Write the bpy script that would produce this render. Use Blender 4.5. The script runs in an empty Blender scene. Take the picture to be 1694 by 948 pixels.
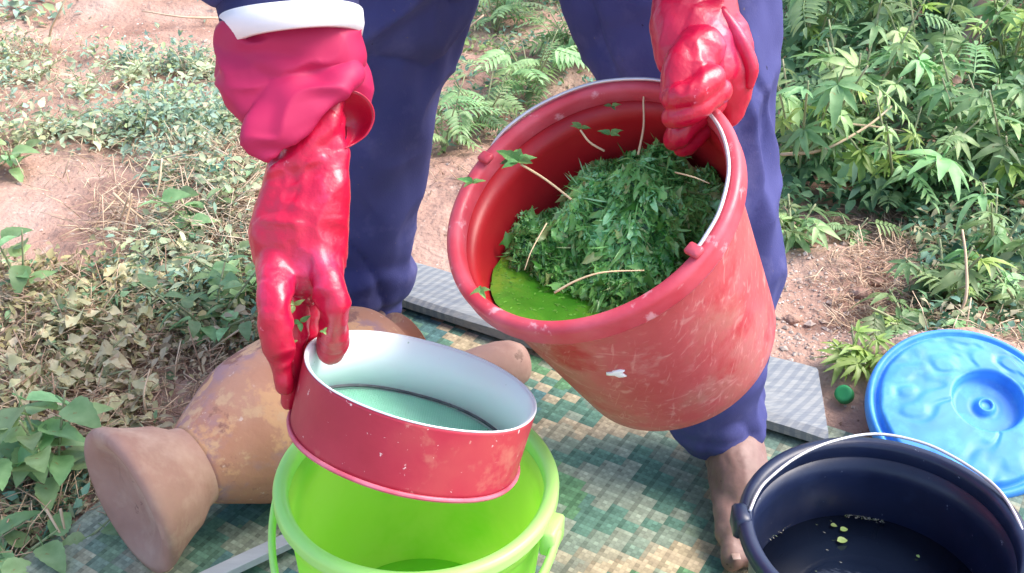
import bpy, bmesh, math, random
import numpy as np
from mathutils import Vector, Matrix, Euler
random.seed(7); rng = np.random.default_rng(7)
sc = bpy.context.scene; COL = sc.collection
PI = math.pi
# ------------------------------------------------------------------ camera, light, exposure
CAM = np.array([0, 0, 1.1]); PITCH = math.radians(32); FPX = 1800.0
cd = bpy.data.cameras.new('camera'); cam = bpy.data.objects.new('camera', cd); COL.objects.link(cam)
cam.location = CAM; cam.rotation_euler = (math.radians(90) - PITCH, 0, 0)
cd.sensor_width = 36; cd.lens = 36 * FPX / 1694; cd.clip_start = .02; cd.clip_end = 400
cd.dof.use_dof = False
sc.camera = cam
SUN_EL, SUN_AZ = math.radians(52), math.radians(84)     # azimuth clockwise from +Y
w = bpy.data.worlds.new('World'); sc.world = w; w.use_nodes = True
nt = w.node_tree; nt.nodes.clear()
sky = nt.nodes.new('ShaderNodeTexSky'); sky.sky_type = 'NISHITA'; sky.sun_disc = False
sky.sun_elevation = SUN_EL; sky.sun_rotation = SUN_AZ; sky.air_density = 1.0; sky.dust_density = 3.0; sky.ozone_density = 1.0
bg = nt.nodes.new('ShaderNodeBackground'); bg.inputs[1].default_value = .15
wo = nt.nodes.new('ShaderNodeOutputWorld'); nt.links.new(sky.outputs[0], bg.inputs[0]); nt.links.new(bg.outputs[0], wo.inputs[0])
sl = bpy.data.lights.new('sun', 'SUN'); sun = bpy.data.objects.new('sun', sl); COL.objects.link(sun)
sl.energy = 1.6; sl.angle = math.radians(35); sl.color = (1, .955, .89)
sd = Vector((math.sin(SUN_AZ) * math.cos(SUN_EL), math.cos(SUN_AZ) * math.cos(SUN_EL), math.sin(SUN_EL)))
sun.rotation_euler = sd.to_track_quat('Z', 'Y').to_euler(); sun.location = (2, -2, 5)
sc.view_settings.view_transform = 'Standard'; sc.view_settings.look = 'None'; sc.view_settings.gamma = 1
sc.view_settings.exposure = 1.42
sc.render.engine = 'CYCLES'; sc.cycles.max_bounces = 10; sc.cycles.diffuse_bounces = 6; sc.cycles.transmission_bounces = 8

# ------------------------------------------------------------------ helpers
_F = np.array([0, math.cos(PITCH), -math.sin(PITCH)]); _U = np.array([0, math.sin(PITCH), math.cos(PITCH)]); _R = np.array([1., 0, 0])
def ray(px, py): return _F + (px - 847) / FPX * _R - (py - 474) / FPX * _U
def at(px, py, D): return CAM + ray(px, py) * D            # a photo pixel at a real distance
def atz(px, py, z=0.0):
    d = ray(px, py); return CAM + d * ((z - CAM[2]) / d[2])  # ... or at a real height
def A(*v): return np.array(v, float)
def unit(v): v = np.asarray(v, float); return v / (np.linalg.norm(v) + 1e-12)

def _hash(ix, iy, iz, s):
    h = (ix * 374761393 + iy * 668265263 + iz * 2147483647 + s * 974634777) & 0xffffffff
    h = ((h ^ (h >> 13)) * 1274126177) & 0xffffffff
    return ((h ^ (h >> 16)) & 0xffff) / 32767.5 - 1
def vn(P, f=1.0, s=0):
    P = np.asarray(P, float) * f + 1000.37; i = np.floor(P).astype(np.int64); t = P - i; t = t * t * (3 - 2 * t)
    out = 0
    for dx in (0, 1):
        for dy in (0, 1):
            for dz in (0, 1):
                wt = (t[:, 0] if dx else 1 - t[:, 0]) * (t[:, 1] if dy else 1 - t[:, 1]) * (t[:, 2] if dz else 1 - t[:, 2])
                out = out + wt * _hash(i[:, 0] + dx, i[:, 1] + dy, i[:, 2] + dz, s)
    return out
def fbm(P, f=1.0, o=3, s=0): return sum(vn(P, f * 2 ** k, s + k) * .5 ** k for k in range(o))
def ridge(P, f=1.0, s=0): return 1 - 2 * np.abs(vn(P, f, s))

def link(name, me, mats, parent=None, smooth=True):
    o = bpy.data.objects.new(name, me); COL.objects.link(o)
    for m in (mats if isinstance(mats, (list, tuple)) else [mats]):
        if m: me.materials.append(m)
    if smooth: me.polygons.foreach_set('use_smooth', [True] * len(me.polygons))
    if parent:
        o.parent = parent; o.matrix_parent_inverse = Matrix.Identity(4)
        # vertices are given in world space: bring them to the parent's space
        me.transform(world(parent).inverted())
    me.update(); return o
def world(o):
    m = o.matrix_basis.copy(); p = o.parent
    while p: m = p.matrix_basis @ m; p = p.parent
    return m
def tag(o, label=None, cat=None, group=None, kind=None):
    if label: o['label'] = label
    if cat: o['category'] = cat
    if group: o['group'] = group
    if kind: o['kind'] = kind
    return o
def empty(name, loc, label=None, cat=None, group=None, kind=None):
    o = bpy.data.objects.new(name, None); COL.objects.link(o); o.location = loc; o.empty_display_size = .05
    return tag(o, label, cat, group, kind)

class MB:
    def __init__(s): s.v = []; s.f = []; s.c = []; s.n = 0
    def add(s, v, f, c=None):
        v = np.asarray(v, float); s.v.append(v)
        s.f += [tuple(int(k) + s.n for k in q) for q in f]
        s.c.append(np.tile(c if c is not None else (1, 1, 1), (len(v), 1)) if c is None or np.ndim(c) == 1 else c); s.n += len(v)
        return s
    def mesh(s, name):
        me = bpy.data.meshes.new(name); V = np.vstack(s.v)
        me.from_pydata(V.tolist(), [], s.f)
        C = np.vstack(s.c); a = me.color_attributes.new('tint', 'FLOAT_COLOR', 'POINT')
        a.data.foreach_set('color', np.hstack([C, np.ones((len(C), 1))]).ravel().astype(np.float32))
        return me
    def build(s, name, mats, parent=None, smooth=True): return link(name, s.mesh(name), mats, parent, smooth)

def loft(rings, cap=True):
    """rings: list of (k,3) arrays of equal length -> verts, faces"""
    k = len(rings[0]); V = list(np.vstack(rings)); f = []
    for i in range(len(rings) - 1):
        for j in range(k): f.append((i * k + j, i * k + (j + 1) % k, (i + 1) * k + (j + 1) % k, (i + 1) * k + j))
    if cap:
        c0 = len(V); V.append(np.mean(rings[0], 0)); c1 = len(V); V.append(np.mean(rings[-1], 0))
        for j in range(k): f.append((c0, (j + 1) % k, j)); b = (len(rings) - 1) * k; f.append((c1, b + j, b + (j + 1) % k))
    return np.array(V), f
def cr(pts, n):
    """Catmull-Rom through rows of pts"""
    P = np.asarray(pts, float); P = np.vstack([2 * P[0] - P[1], P, 2 * P[-1] - P[-2]]); o = []
    for i in range(1, len(P) - 2):
        for t in np.linspace(0, 1, n, endpoint=False):
            a, b, c, d = P[i - 1:i + 3]
            o.append(.5 * (2 * b + (c - a) * t + (2 * a - 5 * b + 4 * c - d) * t * t + (3 * b - a - 3 * c + d) * t ** 3))
    o.append(P[-2]); return np.array(o)
def chain(pts, side=(1, 0, 0), flat=1.0, seg=20, n=4, round_ends=True):
    """pts rows: x,y,z,r -> closed tube with rounded ends; side = wide axis, flat = thickness ratio"""
    Q = cr(pts, n); C, r = Q[:, :3], np.maximum(Q[:, 3], 1e-4); rings = []
    T = np.gradient(C, axis=0); T /= np.linalg.norm(T, axis=1)[:, None] + 1e-12
    th = np.linspace(0, 2 * PI, seg, endpoint=False)
    def ring(c, t, rr):
        a = np.asarray(side, float) - t * np.dot(side, t)
        if np.linalg.norm(a) < .15: a = np.cross(t, (0, .3, 1))
        a = unit(a); b = np.cross(t, a)
        return c + rr * (np.outer(np.cos(th), a) + flat * np.outer(np.sin(th), b))
    if round_ends:
        for u in (1.45, 1.15, .8, .4): rings.append(ring(C[0] - T[0] * r[0] * flat * math.sin(u), T[0], r[0] * math.cos(u)))
    for i in range(len(C)): rings.append(ring(C[i], T[i], r[i]))
    if round_ends:
        for u in (.4, .8, 1.15, 1.45): rings.append(ring(C[-1] + T[-1] * r[-1] * flat * math.sin(u), T[-1], r[-1] * math.cos(u)))
    return loft(rings)
def pchain(pts, **k):
    """pts rows in photo pixels: px,py,D,r(px)"""
    return chain([list(at(p[0], p[1], p[2])) + [p[3] * p[2] / FPX] for p in pts], **k)
def tube(pts, r, seg=8, n=4, closed=False):
    r = np.broadcast_to(r, (len(pts),)); return chain(np.hstack([np.asarray(pts, float), r[:, None]]), side=(.3, .2, 1), seg=seg, n=n, round_ends=False)
def melt(name, parts, voxel, smooth=6, disp=None, mats=None, parent=None, tint=None):
    """union of closed shapes as one continuous surface"""
    mb = MB()
    for v, f in parts: mb.add(v, f)
    me = bpy.data.meshes.new('tmp'); me.from_pydata(np.vstack(mb.v).tolist(), [], mb.f)
    bm = bmesh.new(); bm.from_mesh(me); bmesh.ops.recalc_face_normals(bm, faces=bm.faces); bm.to_mesh(me); bm.free()
    o = bpy.data.objects.new('tmp', me); COL.objects.link(o)
    m = o.modifiers.new('r', 'REMESH'); m.mode = 'VOXEL'; m.voxel_size = voxel
    if smooth: s = o.modifiers.new('s', 'SMOOTH'); s.iterations = smooth; s.factor = .5
    dg = bpy.context.evaluated_depsgraph_get(); m2 = bpy.data.meshes.new_from_object(o.evaluated_get(dg))
    bpy.data.objects.remove(o); bpy.data.meshes.remove(me)
    m2.name = name; m2.materials.clear()
    nv = len(m2.vertices); V = np.empty(nv * 3, np.float32); m2.vertices.foreach_get('co', V); V = V.reshape(-1, 3).astype(float)
    N = np.empty(nv * 3, np.float32); m2.vertex_normals.foreach_get('vector', N); N = N.reshape(-1, 3).astype(float)
    if disp is not None:
        V2 = V + N * disp(V)[:, None]; m2.vertices.foreach_set('co', V2.ravel().astype(np.float32))
    if tint is not None:
        C = tint(V); a = m2.color_attributes.new('tint', 'FLOAT_COLOR', 'POINT'); a.data.foreach_set('color', np.hstack([C, np.ones((nv, 1))]).ravel().astype(np.float32))
    m2.update(); return link(name, m2, mats, parent)
def box(c, sx, sy, sz, ax=None, bev=.15):
    """slightly chamfered box"""
    R = np.eye(3) if ax is None else np.array([unit(a) for a in ax]); h = np.array([sx, sy, sz]) / 2; b = min(h) * bev
    rings = []
    for z, k in ((-h[2], b), (-h[2] + b, 0), (h[2] - b, 0), (h[2], b)):
        x, y = h[0] - k, h[1] - k; q = b
        rings.append(np.array([[x, -y + q, z], [x, y - q, z], [x - q, y, z], [-x + q, y, z], [-x, y - q, z], [-x, -y + q, z], [-x + q, -y, z], [x - q, -y, z]]))
    V, f = loft(rings); return V @ R + np.asarray(c), f
def frame(n):
    n = unit(n); a = unit(np.cross(n, (0, 0, 1.)) if abs(n[2]) < .99 else np.cross((0, 1., 0), n)); return a, np.cross(n, a), n
def revolve(prof, c, n, seg=96, fn=None, close=False, ref=None):
    """prof rows (r, h) along axis n from c. ref: direction of angle zero"""
    n = unit(n)
    if ref is None: a, b, n = frame(n)
    else: a = unit(np.asarray(ref, float) - n * np.dot(ref, n)); b = np.cross(n, a)
    th = np.linspace(0, 2 * PI, seg, endpoint=False); rings = []
    for r, h in prof:
        rr = np.full(seg, float(r)); hh = np.full(seg, float(h))
        if fn: rr, hh = fn(rr, hh, th)
        rings.append(np.asarray(c) + rr[:, None] * (np.outer(np.cos(th), a) + np.outer(np.sin(th), b)) + hh[:, None] * n)
    if close: rings.append(rings[0]); return loft(rings, cap=False)
    return loft(rings)
def rp(c, n, r, th, h=0, ref=None):
    n = unit(n); a = unit(np.asarray(ref, float) - n * np.dot(ref, n)); b = np.cross(n, a)
    return np.asarray(c) + r * (math.cos(th) * a + math.sin(th) * b) + h * n

# ------------------------------------------------------------------ materials
def srgb(r, g, b): return tuple(((c / 255) / 12.92 if c / 255 <= .04045 else ((c / 255 + .055) / 1.055) ** 2.4) for c in (r, g, b))
def mat(name, stops, scale=20, detail=4, dist=0, rough=.6, bump=0, bscale=60, spec=.5, coat=0, trans=0, tint=None, sss=0, per_obj=0, stretch=None, rough2=None, bump_dist=.002, spots=None):
    m = bpy.data.materials.new(name); m.use_nodes = True; t = m.node_tree; L = t.links.new
    b = t.nodes['Principled BSDF']; out = t.nodes['Material Output']
    tc = t.nodes.new('ShaderNodeTexCoord'); mp = t.nodes.new('ShaderNodeMapping'); L(tc.outputs['Object'], mp.inputs[0])
    if stretch: mp.inputs['Scale'].default_value = stretch
    nz = t.nodes.new('ShaderNodeTexNoise'); nz.inputs['Scale'].default_value = scale; nz.inputs['Detail'].default_value = detail; nz.inputs['Distortion'].default_value = dist
    L(mp.outputs[0], nz.inputs[0])
    r = t.nodes.new('ShaderNodeValToRGB'); e = r.color_ramp.elements
    while len(e) < len(stops): e.new(.5)
    for k, (p, c) in enumerate(stops): e[k].position = p; e[k].color = (*c, 1)
    L(nz.outputs[0], r.inputs[0]); col = r.outputs[0]
    if spots:                       # (scale, lo, hi, colour) worn or dirty patches with their own shape
        for (s_, lo, hi, c_) in spots:
            n2 = t.nodes.new('ShaderNodeTexNoise'); n2.inputs['Scale'].default_value = s_; n2.inputs['Detail'].default_value = 5; n2.inputs['Roughness'].default_value = .65
            L(tc.outputs['Object'], n2.inputs[0]); mr = t.nodes.new('ShaderNodeMapRange'); mr.inputs[1].default_value = lo; mr.inputs[2].default_value = hi
            L(n2.outputs[0], mr.inputs[0]); mx = t.nodes.new('ShaderNodeMix'); mx.data_type = 'RGBA'
            L(mr.outputs[0], mx.inputs[0]); L(col, mx.inputs[6]); mx.inputs[7].default_value = (*c_, 1); col = mx.outputs[2]
    if tint:
        at_ = t.nodes.new('ShaderNodeAttribute'); at_.attribute_name = 'tint'; mx = t.nodes.new('ShaderNodeMix'); mx.data_type = 'RGBA'; mx.blend_type = 'MULTIPLY'
        mx.inputs[0].default_value = 1; L(col, mx.inputs[6]); L(at_.outputs['Color'], mx.inputs[7]); col = mx.outputs[2]
    if per_obj:
        oi = t.nodes.new('ShaderNodeObjectInfo'); hs = t.nodes.new('ShaderNodeHueSaturation'); m1 = t.nodes.new('ShaderNodeMapRange'); m1.inputs[3].default_value = 1 - per_obj; m1.inputs[4].default_value = 1 + per_obj
        m2 = t.nodes.new('ShaderNodeMapRange'); m2.inputs[3].default_value = .5 - per_obj * .06; m2.inputs[4].default_value = .5 + per_obj * .08
        mu = t.nodes.new('ShaderNodeMath'); mu.operation = 'FRACT'; m3 = t.nodes.new('ShaderNodeMath'); m3.operation = 'MULTIPLY'; m3.inputs[1].default_value = 7.31
        L(oi.outputs['Random'], m1.inputs[0]); L(oi.outputs['Random'], m3.inputs[0]); L(m3.outputs[0], mu.inputs[0]); L(mu.outputs[0], m2.inputs[0])
        L(m1.outputs[0], hs.inputs['Value']); L(m2.outputs[0], hs.inputs['Hue']); L(col, hs.inputs['Color']); col = hs.outputs[0]
    L(col, b.inputs['Base Color']); b.inputs['Roughness'].default_value = rough; b.inputs['Specular IOR Level'].default_value = spec
    if rough2 is not None:
        mr = t.nodes.new('ShaderNodeMapRange'); mr.inputs[1].default_value = .3; mr.inputs[2].default_value = .7; mr.inputs[3].default_value = rough; mr.inputs[4].default_value = rough2
        n3 = t.nodes.new('ShaderNodeTexNoise'); n3.inputs['Scale'].default_value = scale * 1.7; L(tc.outputs['Object'], n3.inputs[0]); L(n3.outputs[0], mr.inputs[0]); L(mr.outputs[0], b.inputs['Roughness'])
    if coat: b.inputs['Coat Weight'].default_value = coat; b.inputs['Coat Roughness'].default_value = .15
    if sss: b.inputs['Subsurface Weight'].default_value = sss; b.inputs['Subsurface Radius'].default_value = (.01, .004, .003); b.inputs['Subsurface Scale'].default_value = 1
    if bump:
        nb = t.nodes.new('ShaderNodeTexNoise'); nb.inputs['Scale'].default_value = bscale; nb.inputs['Detail'].default_value = 5; L(mp.outputs[0], nb.inputs[0])
        bp = t.nodes.new('ShaderNodeBump'); bp.inputs['Strength'].default_value = bump; bp.inputs['Distance'].default_value = bump_dist; L(nb.outputs[0], bp.inputs['Height']); L(bp.outputs[0], b.inputs['Normal'])
    if trans:
        tr = t.nodes.new('ShaderNodeBsdfTranslucent'); L(col, tr.inputs[0]); ms = t.nodes.new('ShaderNodeMixShader'); ms.inputs[0].default_value = trans
        L(b.outputs[0], ms.inputs[1]); L(tr.outputs[0], ms.inputs[2]); L(ms.outputs[0], out.inputs[0])
    return m
def wear(m, scale, lo, hi, colour, stretch=(1, 1, 1), amount=.8):
    """thin scratches: very stretched noise, thresholded, over the base colour"""
    t = m.node_tree; L = t.links.new; b = t.nodes['Principled BSDF']; src = b.inputs['Base Color'].links[0].from_socket
    tc = t.nodes.new('ShaderNodeTexCoord'); mp = t.nodes.new('ShaderNodeMapping'); mp.inputs['Scale'].default_value = stretch; L(tc.outputs['Object'], mp.inputs[0])
    wv = t.nodes.new('ShaderNodeTexNoise'); wv.inputs['Scale'].default_value = scale; wv.inputs['Detail'].default_value = 3; wv.inputs['Distortion'].default_value = 1.5; L(mp.outputs[0], wv.inputs[0])
    mr = t.nodes.new('ShaderNodeMapRange'); mr.inputs[1].default_value = lo; mr.inputs[2].default_value = hi; mr.inputs[4].default_value = amount; L(wv.outputs[0], mr.inputs[0])
    mx = t.nodes.new('ShaderNodeMix'); mx.data_type = 'RGBA'; L(mr.outputs[0], mx.inputs[0]); L(src, mx.inputs[6]); mx.inputs[7].default_value = (*colour, 1); L(mx.outputs[2], b.inputs['Base Color'])
def scratches(m, scale, width, colour, amount=.7, rot=0.6):
    """hairline scratches from the edges of a warped cell pattern"""
    t = m.node_tree; L = t.links.new; b = t.nodes['Principled BSDF']; src = b.inputs['Base Color'].links[0].from_socket
    tc = t.nodes.new('ShaderNodeTexCoord'); mp = t.nodes.new('ShaderNodeMapping'); mp.inputs['Rotation'].default_value = (rot, rot * .7, rot * 1.3); mp.inputs['Scale'].default_value = (1, .35, .6); L(tc.outputs['Object'], mp.inputs[0])
    v = t.nodes.new('ShaderNodeTexVoronoi'); v.feature = 'DISTANCE_TO_EDGE'; v.inputs['Scale'].default_value = scale; L(mp.outputs[0], v.inputs[0])
    mr = t.nodes.new('ShaderNodeMapRange'); mr.inputs[1].default_value = width; mr.inputs[2].default_value = 0; mr.inputs[4].default_value = amount; L(v.outputs[0], mr.inputs[0])
    n = t.nodes.new('ShaderNodeTexNoise'); n.inputs['Scale'].default_value = scale * .8; L(tc.outputs['Object'], n.inputs[0]); m2 = t.nodes.new('ShaderNodeMapRange'); m2.inputs[1].default_value = .5; m2.inputs[2].default_value = .68; L(n.outputs[0], m2.inputs[0])
    mu = t.nodes.new('ShaderNodeMath'); mu.operation = 'MULTIPLY'; L(mr.outputs[0], mu.inputs[0]); L(m2.outputs[0], mu.inputs[1])
    mx = t.nodes.new('ShaderNodeMix'); mx.data_type = 'RGBA'; L(mu.outputs[0], mx.inputs[0]); L(src, mx.inputs[6]); mx.inputs[7].default_value = (*colour, 1); L(mx.outputs[2], b.inputs['Base Color'])

M = {}
M['soil'] = mat('soil', [(.25, (.29, .165, .125)), (.5, (.41, .26, .205)), (.75, (.50, .35, .29))], scale=5, detail=9, rough=.95, bump=.9, bscale=70, spec=.15, bump_dist=.010, spots=[(38, .6, .72, (.5, .4, .33)), (55, .63, .7, (.16, .09, .065))])
M['stone'] = mat('stone', [(.3, (.4, .3, .25)), (.7, (.62, .52, .46))], scale=30, rough=.9, tint=True)
M['leaf'] = mat('leaf_green', [(.3, (.21, .36, .14)), (.7, (.36, .53, .25))], scale=45, rough=.42, spec=.45, tint=True, trans=.35, per_obj=.45, bump=.3, bscale=200, bump_dist=.001, spots=[(70, .64, .68, (.34, .30, .12)), (12, .6, .7, (.30, .40, .14))])
M['leaf_y'] = mat('leaf_yellow', [(.3, (.50, .46, .24)), (.6, (.64, .58, .36)), (.8, (.44, .48, .24))], scale=35, rough=.6, spots=[(50, .58, .66, (.36, .24, .12))], tint=True, trans=.25, per_obj=.25, bump=.4, bscale=150)
M['cover'] = mat('ground_cover', [(.3, (.85, .85, .85)), (.7, (1, 1, 1))], scale=30, rough=.6, spec=.35, tint=True, trans=.25)
M['straw'] = mat('straw', [(.3, (.5, .38, .27)), (.7, (.66, .55, .42))], scale=20, rough=.8, tint=True)
M['stem'] = mat('stem', [(.3, (.24, .3, .14)), (.7, (.38, .36, .22))], scale=20, rough=.7)
M['bark'] = mat('bark', [(.3, (.22, .13, .1)), (.7, (.42, .27, .22))], scale=30, rough=.9, bump=.8, bscale=50)
M['mat'] = mat('woven_mat', [(.3, (.8, .8, .8)), (.7, (1, 1, 1))], scale=60, rough=.9, spec=.15, tint=True, bump=.5, bscale=300, spots=[(6, .5, .75, (1.08, 1.04, .95))])
M['wood'] = mat('weathered_wood', [(.2, (.23, .25, .26)), (.45, (.30, .31, .31)), (.55, (.22, .24, .26)), (.8, (.35, .35, .33))], scale=14, detail=3, dist=1.2, rough=.85, bump=.6, bscale=40, stretch=(1, 5, 5))
M['clay'] = mat('clay', [(.25, (.42, .175, .105)), (.5, (.50, .235, .15)), (.75, (.56, .30, .21))], scale=9, detail=8, rough=.8, bump=.45, bscale=45, spec=.3, bump_dist=.004, spots=[(6, .46, .54, (.40, .225, .225)), (11, .54, .58, (.62, .34, .19)), (15, .57, .62, (.30, .14, .11)), (19, .56, .62, (.60, .36, .22)), (70, .64, .7, (.66, .46, .38))])
M['clay_base'] = mat('clay_foot', [(.25, (.30, .165, .13)), (.5, (.39, .225, .18)), (.75, (.45, .285, .235))], scale=12, detail=8, rough=.85, bump=.45, bscale=40, spec=.25, bump_dist=.004, spots=[(22, .66, .70, (.17, .09, .07)), (9, .5, .7, (.5, .34, .27))])
RED = (.62, .028, .035)
M['red_out'] = mat('red_plastic_outer', [(.25, (.44, .055, .06)), (.5, (.50, .085, .095)), (.75, (.55, .15, .155))], scale=11, detail=7, rough=.42, rough2=.62, bump=.25, bscale=120, spots=[(26, .57, .72, (.56, .22, .21)), (6, .5, .7, (.40, .15, .11)), (9, .56, .7, (.44, .015, .03))])
wear(M['red_out'], 16, .62, .70, (.62, .26, .25), (9, 1, 1.5), .55)
wear(M['red_out'], 15, .63, .70, (.64, .30, .28), (1, 10, 2), .5)
wear(M['red_out'], 45, .62, .72, (.64, .30, .28), (1, 1, 1), .5)
M['red_in'] = mat('red_plastic_inner', [(.3, (.42, .010, .018)), (.7, (.50, .02, .028))], scale=14, rough=.4, bump=.1, bscale=60, spots=[(90, .70, .73, (.2, .12, .03))])
M['red_rim'] = mat('red_plastic_rim', [(.3, (.50, .035, .06)), (.7, (.60, .10, .14))], scale=22, rough=.35, rough2=.55, bump=.2, bscale=90, spots=[(35, .6, .68, (.70, .32, .36))])
M['lime'] = mat('lime_plastic', [(.3, (.64, .96, .22)), (.7, (.70, .97, .30))], scale=7, rough=.3, rough2=.5, trans=.75, spots=[(14, .55, .7, (.66, .95, .26)), (5, .5, .7, (.48, .90, .14))])
wear(M['lime'], 14, .63, .69, (.72, .95, .42), (1, 1, 6), .6)
M['lime_rim'] = mat('lime_plastic_rim', [(.3, (.54, .92, .26)), (.7, (.60, .93, .34))], scale=7, rough=.3, trans=.35)
M['navy_plastic'] = mat('navy_plastic', [(.3, (.009, .014, .040)), (.7, (.016, .026, .070))], scale=13, rough=.28, rough2=.45, bump=.1, bscale=80, spots=[(80, .68, .72, (.22, .25, .33)), (9, .55, .8, (.03, .045, .10))])
M['dark_water'] = mat('dark_water', [(.3, (.004, .007, .018)), (.7, (.008, .014, .03))], scale=6, rough=.04, bump=.25, bscale=14, bump_dist=.004)
M['blue'] = mat('blue_plastic', [(.3, (.035, .23, .72)), (.7, (.065, .33, .86))], scale=16, detail=5, dist=1.5, rough=.45, rough2=.6, coat=.05, spots=[(18, .50, .62, (.08, .37, .84))])
M['wire'] = mat('steel_wire', [(.3, (.62, .62, .66)), (.7, (.75, .75, .78))], scale=30, rough=.35)
M['wire'].node_tree.nodes['Principled BSDF'].inputs['Metallic'].default_value = .6
M['enamel'] = mat('white_enamel', [(.3, (.84, .90, .94)), (.7, (.87, .92, .95))], scale=8, rough=.35, spots=[(60, .7, .73, (.45, .55, .5))])
M['sieve_red'] = mat('sieve_red_tin', [(.25, (.34, .012, .035)), (.5, (.44, .025, .055)), (.75, (.50, .08, .08))], scale=9, detail=4, rough=.32, rough2=.55, bump=.15, bscale=80, spots=[(14, .60, .70, (.52, .15, .12)), (34, .66, .70, (.62, .28, .24)), (130, .67, .7, (.8, .6, .58))])
M['sieve_bead'] = mat('sieve_bead', [(.3, (.50, .06, .10)), (.7, (.62, .18, .24))], scale=40, rough=.4)
M['dark_seam'] = mat('dark_seam', [(.3, (.05, .06, .07)), (.7, (.12, .13, .14))], scale=60, rough=.7)
M['mint'] = mat('wet_sieve_mesh', [(.3, (.42, .90, .66)), (.7, (.54, .94, .76))], scale=20, rough=.25)
M['herb'] = mat('herb_mash', [(.3, (.8, .8, .8)), (.7, (1, 1, 1))], scale=60, rough=.3, spec=.5, tint=True, trans=.2)
M['juice'] = mat('green_juice', [(.3, (.035, .19, .012)), (.5, (.07, .27, .02)), (.75, (.20, .34, .03))], scale=22, detail=6, dist=1, rough=.15, bump=.5, bscale=60, bump_dist=.003)
M['lime_juice'] = mat('pale_green_juice', [(.3, (.38, .84, .14)), (.7, (.46, .88, .18))], scale=10, rough=.1)
GL = [(.25, (.44, .003, .028)), (.5, (.50, .005, .042)), (.75, (.56, .010, .07))]
M['glove'] = mat('red_rubber', GL, scale=9, rough=.27, rough2=.46, spec=.55, coat=.18, bump=.5, bscale=75, bump_dist=.003, spots=[(60, .68, .74, (.75, .22, .32)), (11, .55, .72, (.62, .05, .16))])
M['cuff'] = mat('magenta_lining', [(.3, (.40, .004, .060)), (.7, (.50, .014, .10))], scale=6, rough=.62, bump=.1, bscale=30)
M['navy'] = mat('navy_cloth', [(.3, (.042, .047, .158)), (.7, (.070, .075, .225))], scale=7, rough=.8, bump=.35, bscale=420, spec=.2, bump_dist=.001, spots=[(9, .52, .72, (.11, .11, .26)), (70, .70, .73, (.02, .02, .06)), (120, .68, .72, (.16, .13, .16))])
M['navy_dark'] = mat('navy_jacket_cloth', [(.3, (.028, .03, .09)), (.7, (.04, .042, .12))], scale=7, rough=.85, bump=.35, bscale=420, spec=.2, bump_dist=.001)
M['white'] = mat('reflective_white', [(.3, (.82, .82, .86)), (.7, (.9, .9, .93))], scale=20, rough=.5, bump=.2, bscale=100)
M['skin'] = mat('skin', [(.3, (.17, .095, .082)), (.7, (.26, .155, .135))], scale=16, detail=5, rough=.55, sss=.08, bump=.3, bscale=120, spots=[(95, .70, .73, (.07, .035, .03)), (10, .5, .7, (.32, .21, .19))])
M['hair'] = mat('hair', [(.3, (.01, .008, .007)), (.7, (.02, .016, .014))], scale=60, rough=.8, bump=.8, bscale=120)
M['eye'] = mat('eye', [(.3, (.7, .68, .62)), (.7, (.75, .72, .66))], scale=10, rough=.2)
M['nail'] = mat('toenail', [(.3, (.30, .2, .17)), (.7, (.38, .26, .22))], scale=30, rough=.35)

# ------------------------------------------------------------------ leaf shapes (local: grows along +X, face up +Z)
def blade(L, W, nseg=6, droop=.25, fold=.25, tip=1.0, serr=0, rnd=None, curl=0):
    """one leaf blade, midrib folded, drooping: verts, faces"""
    V = []; f = []
    for i in range(nseg + 1):
        t = i / nseg; w_ = W * .5 * (math.sin(PI * min(1, t ** (.75 * tip))) ** .8 if t < 1 else 0)
        if serr and i % 2: w_ *= 1 - serr
        x = L * t * (1 - .12 * droop * t); z = -droop * L * t * t
        c = curl * math.sin(t * 5 + (rnd or 0))
        V += [(x, w_, z + fold * w_ + c * w_), (x, 0, z), (x, -w_, z + fold * w_ - c * w_)]
    for i in range(nseg):
        a = 3 * i; f += [(a, a + 3, a + 4, a + 1), (a + 1, a + 4, a + 5, a + 2)]
    return np.array(V, float), f
def rotz(a): c, s = math.cos(a), math.sin(a); return np.array([[c, -s, 0], [s, c, 0], [0, 0, 1]])
def roty(a): c, s = math.cos(a), math.sin(a); return np.array([[c, 0, s], [0, 1, 0], [-s, 0, c]])
def rotx(a): c, s = math.cos(a), math.sin(a); return np.array([[1, 0, 0], [0, c, -s], [0, s, c]])
def palmate(L, n=7, W=.2, droop=.3):
    mb = MB(); pt, pf = chain([[-.35 * L, 0, .02 * L, .0016], [-.15 * L, 0, .015, .0014], [0, 0, 0, .0012]], seg=5, n=1, round_ends=False); mb.add(pt, pf)
    for k in range(n):
        a = (k - (n - 1) / 2) / ((n - 1) / 2) * 1.9; l = L * (1 - .38 * abs(a) / 1.9) * random.uniform(.9, 1.1)
        v, f = blade(l, l * W, 7, droop * random.uniform(.5, 1.5), .35, .85, serr=.12); v = v @ rotx(random.uniform(-.3, .3)).T @ roty(random.uniform(-.1, .25)).T @ rotz(a).T
        s = random.uniform(.85, 1.1); mb.add(v, f, (s, s, s))
    return mb
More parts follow.
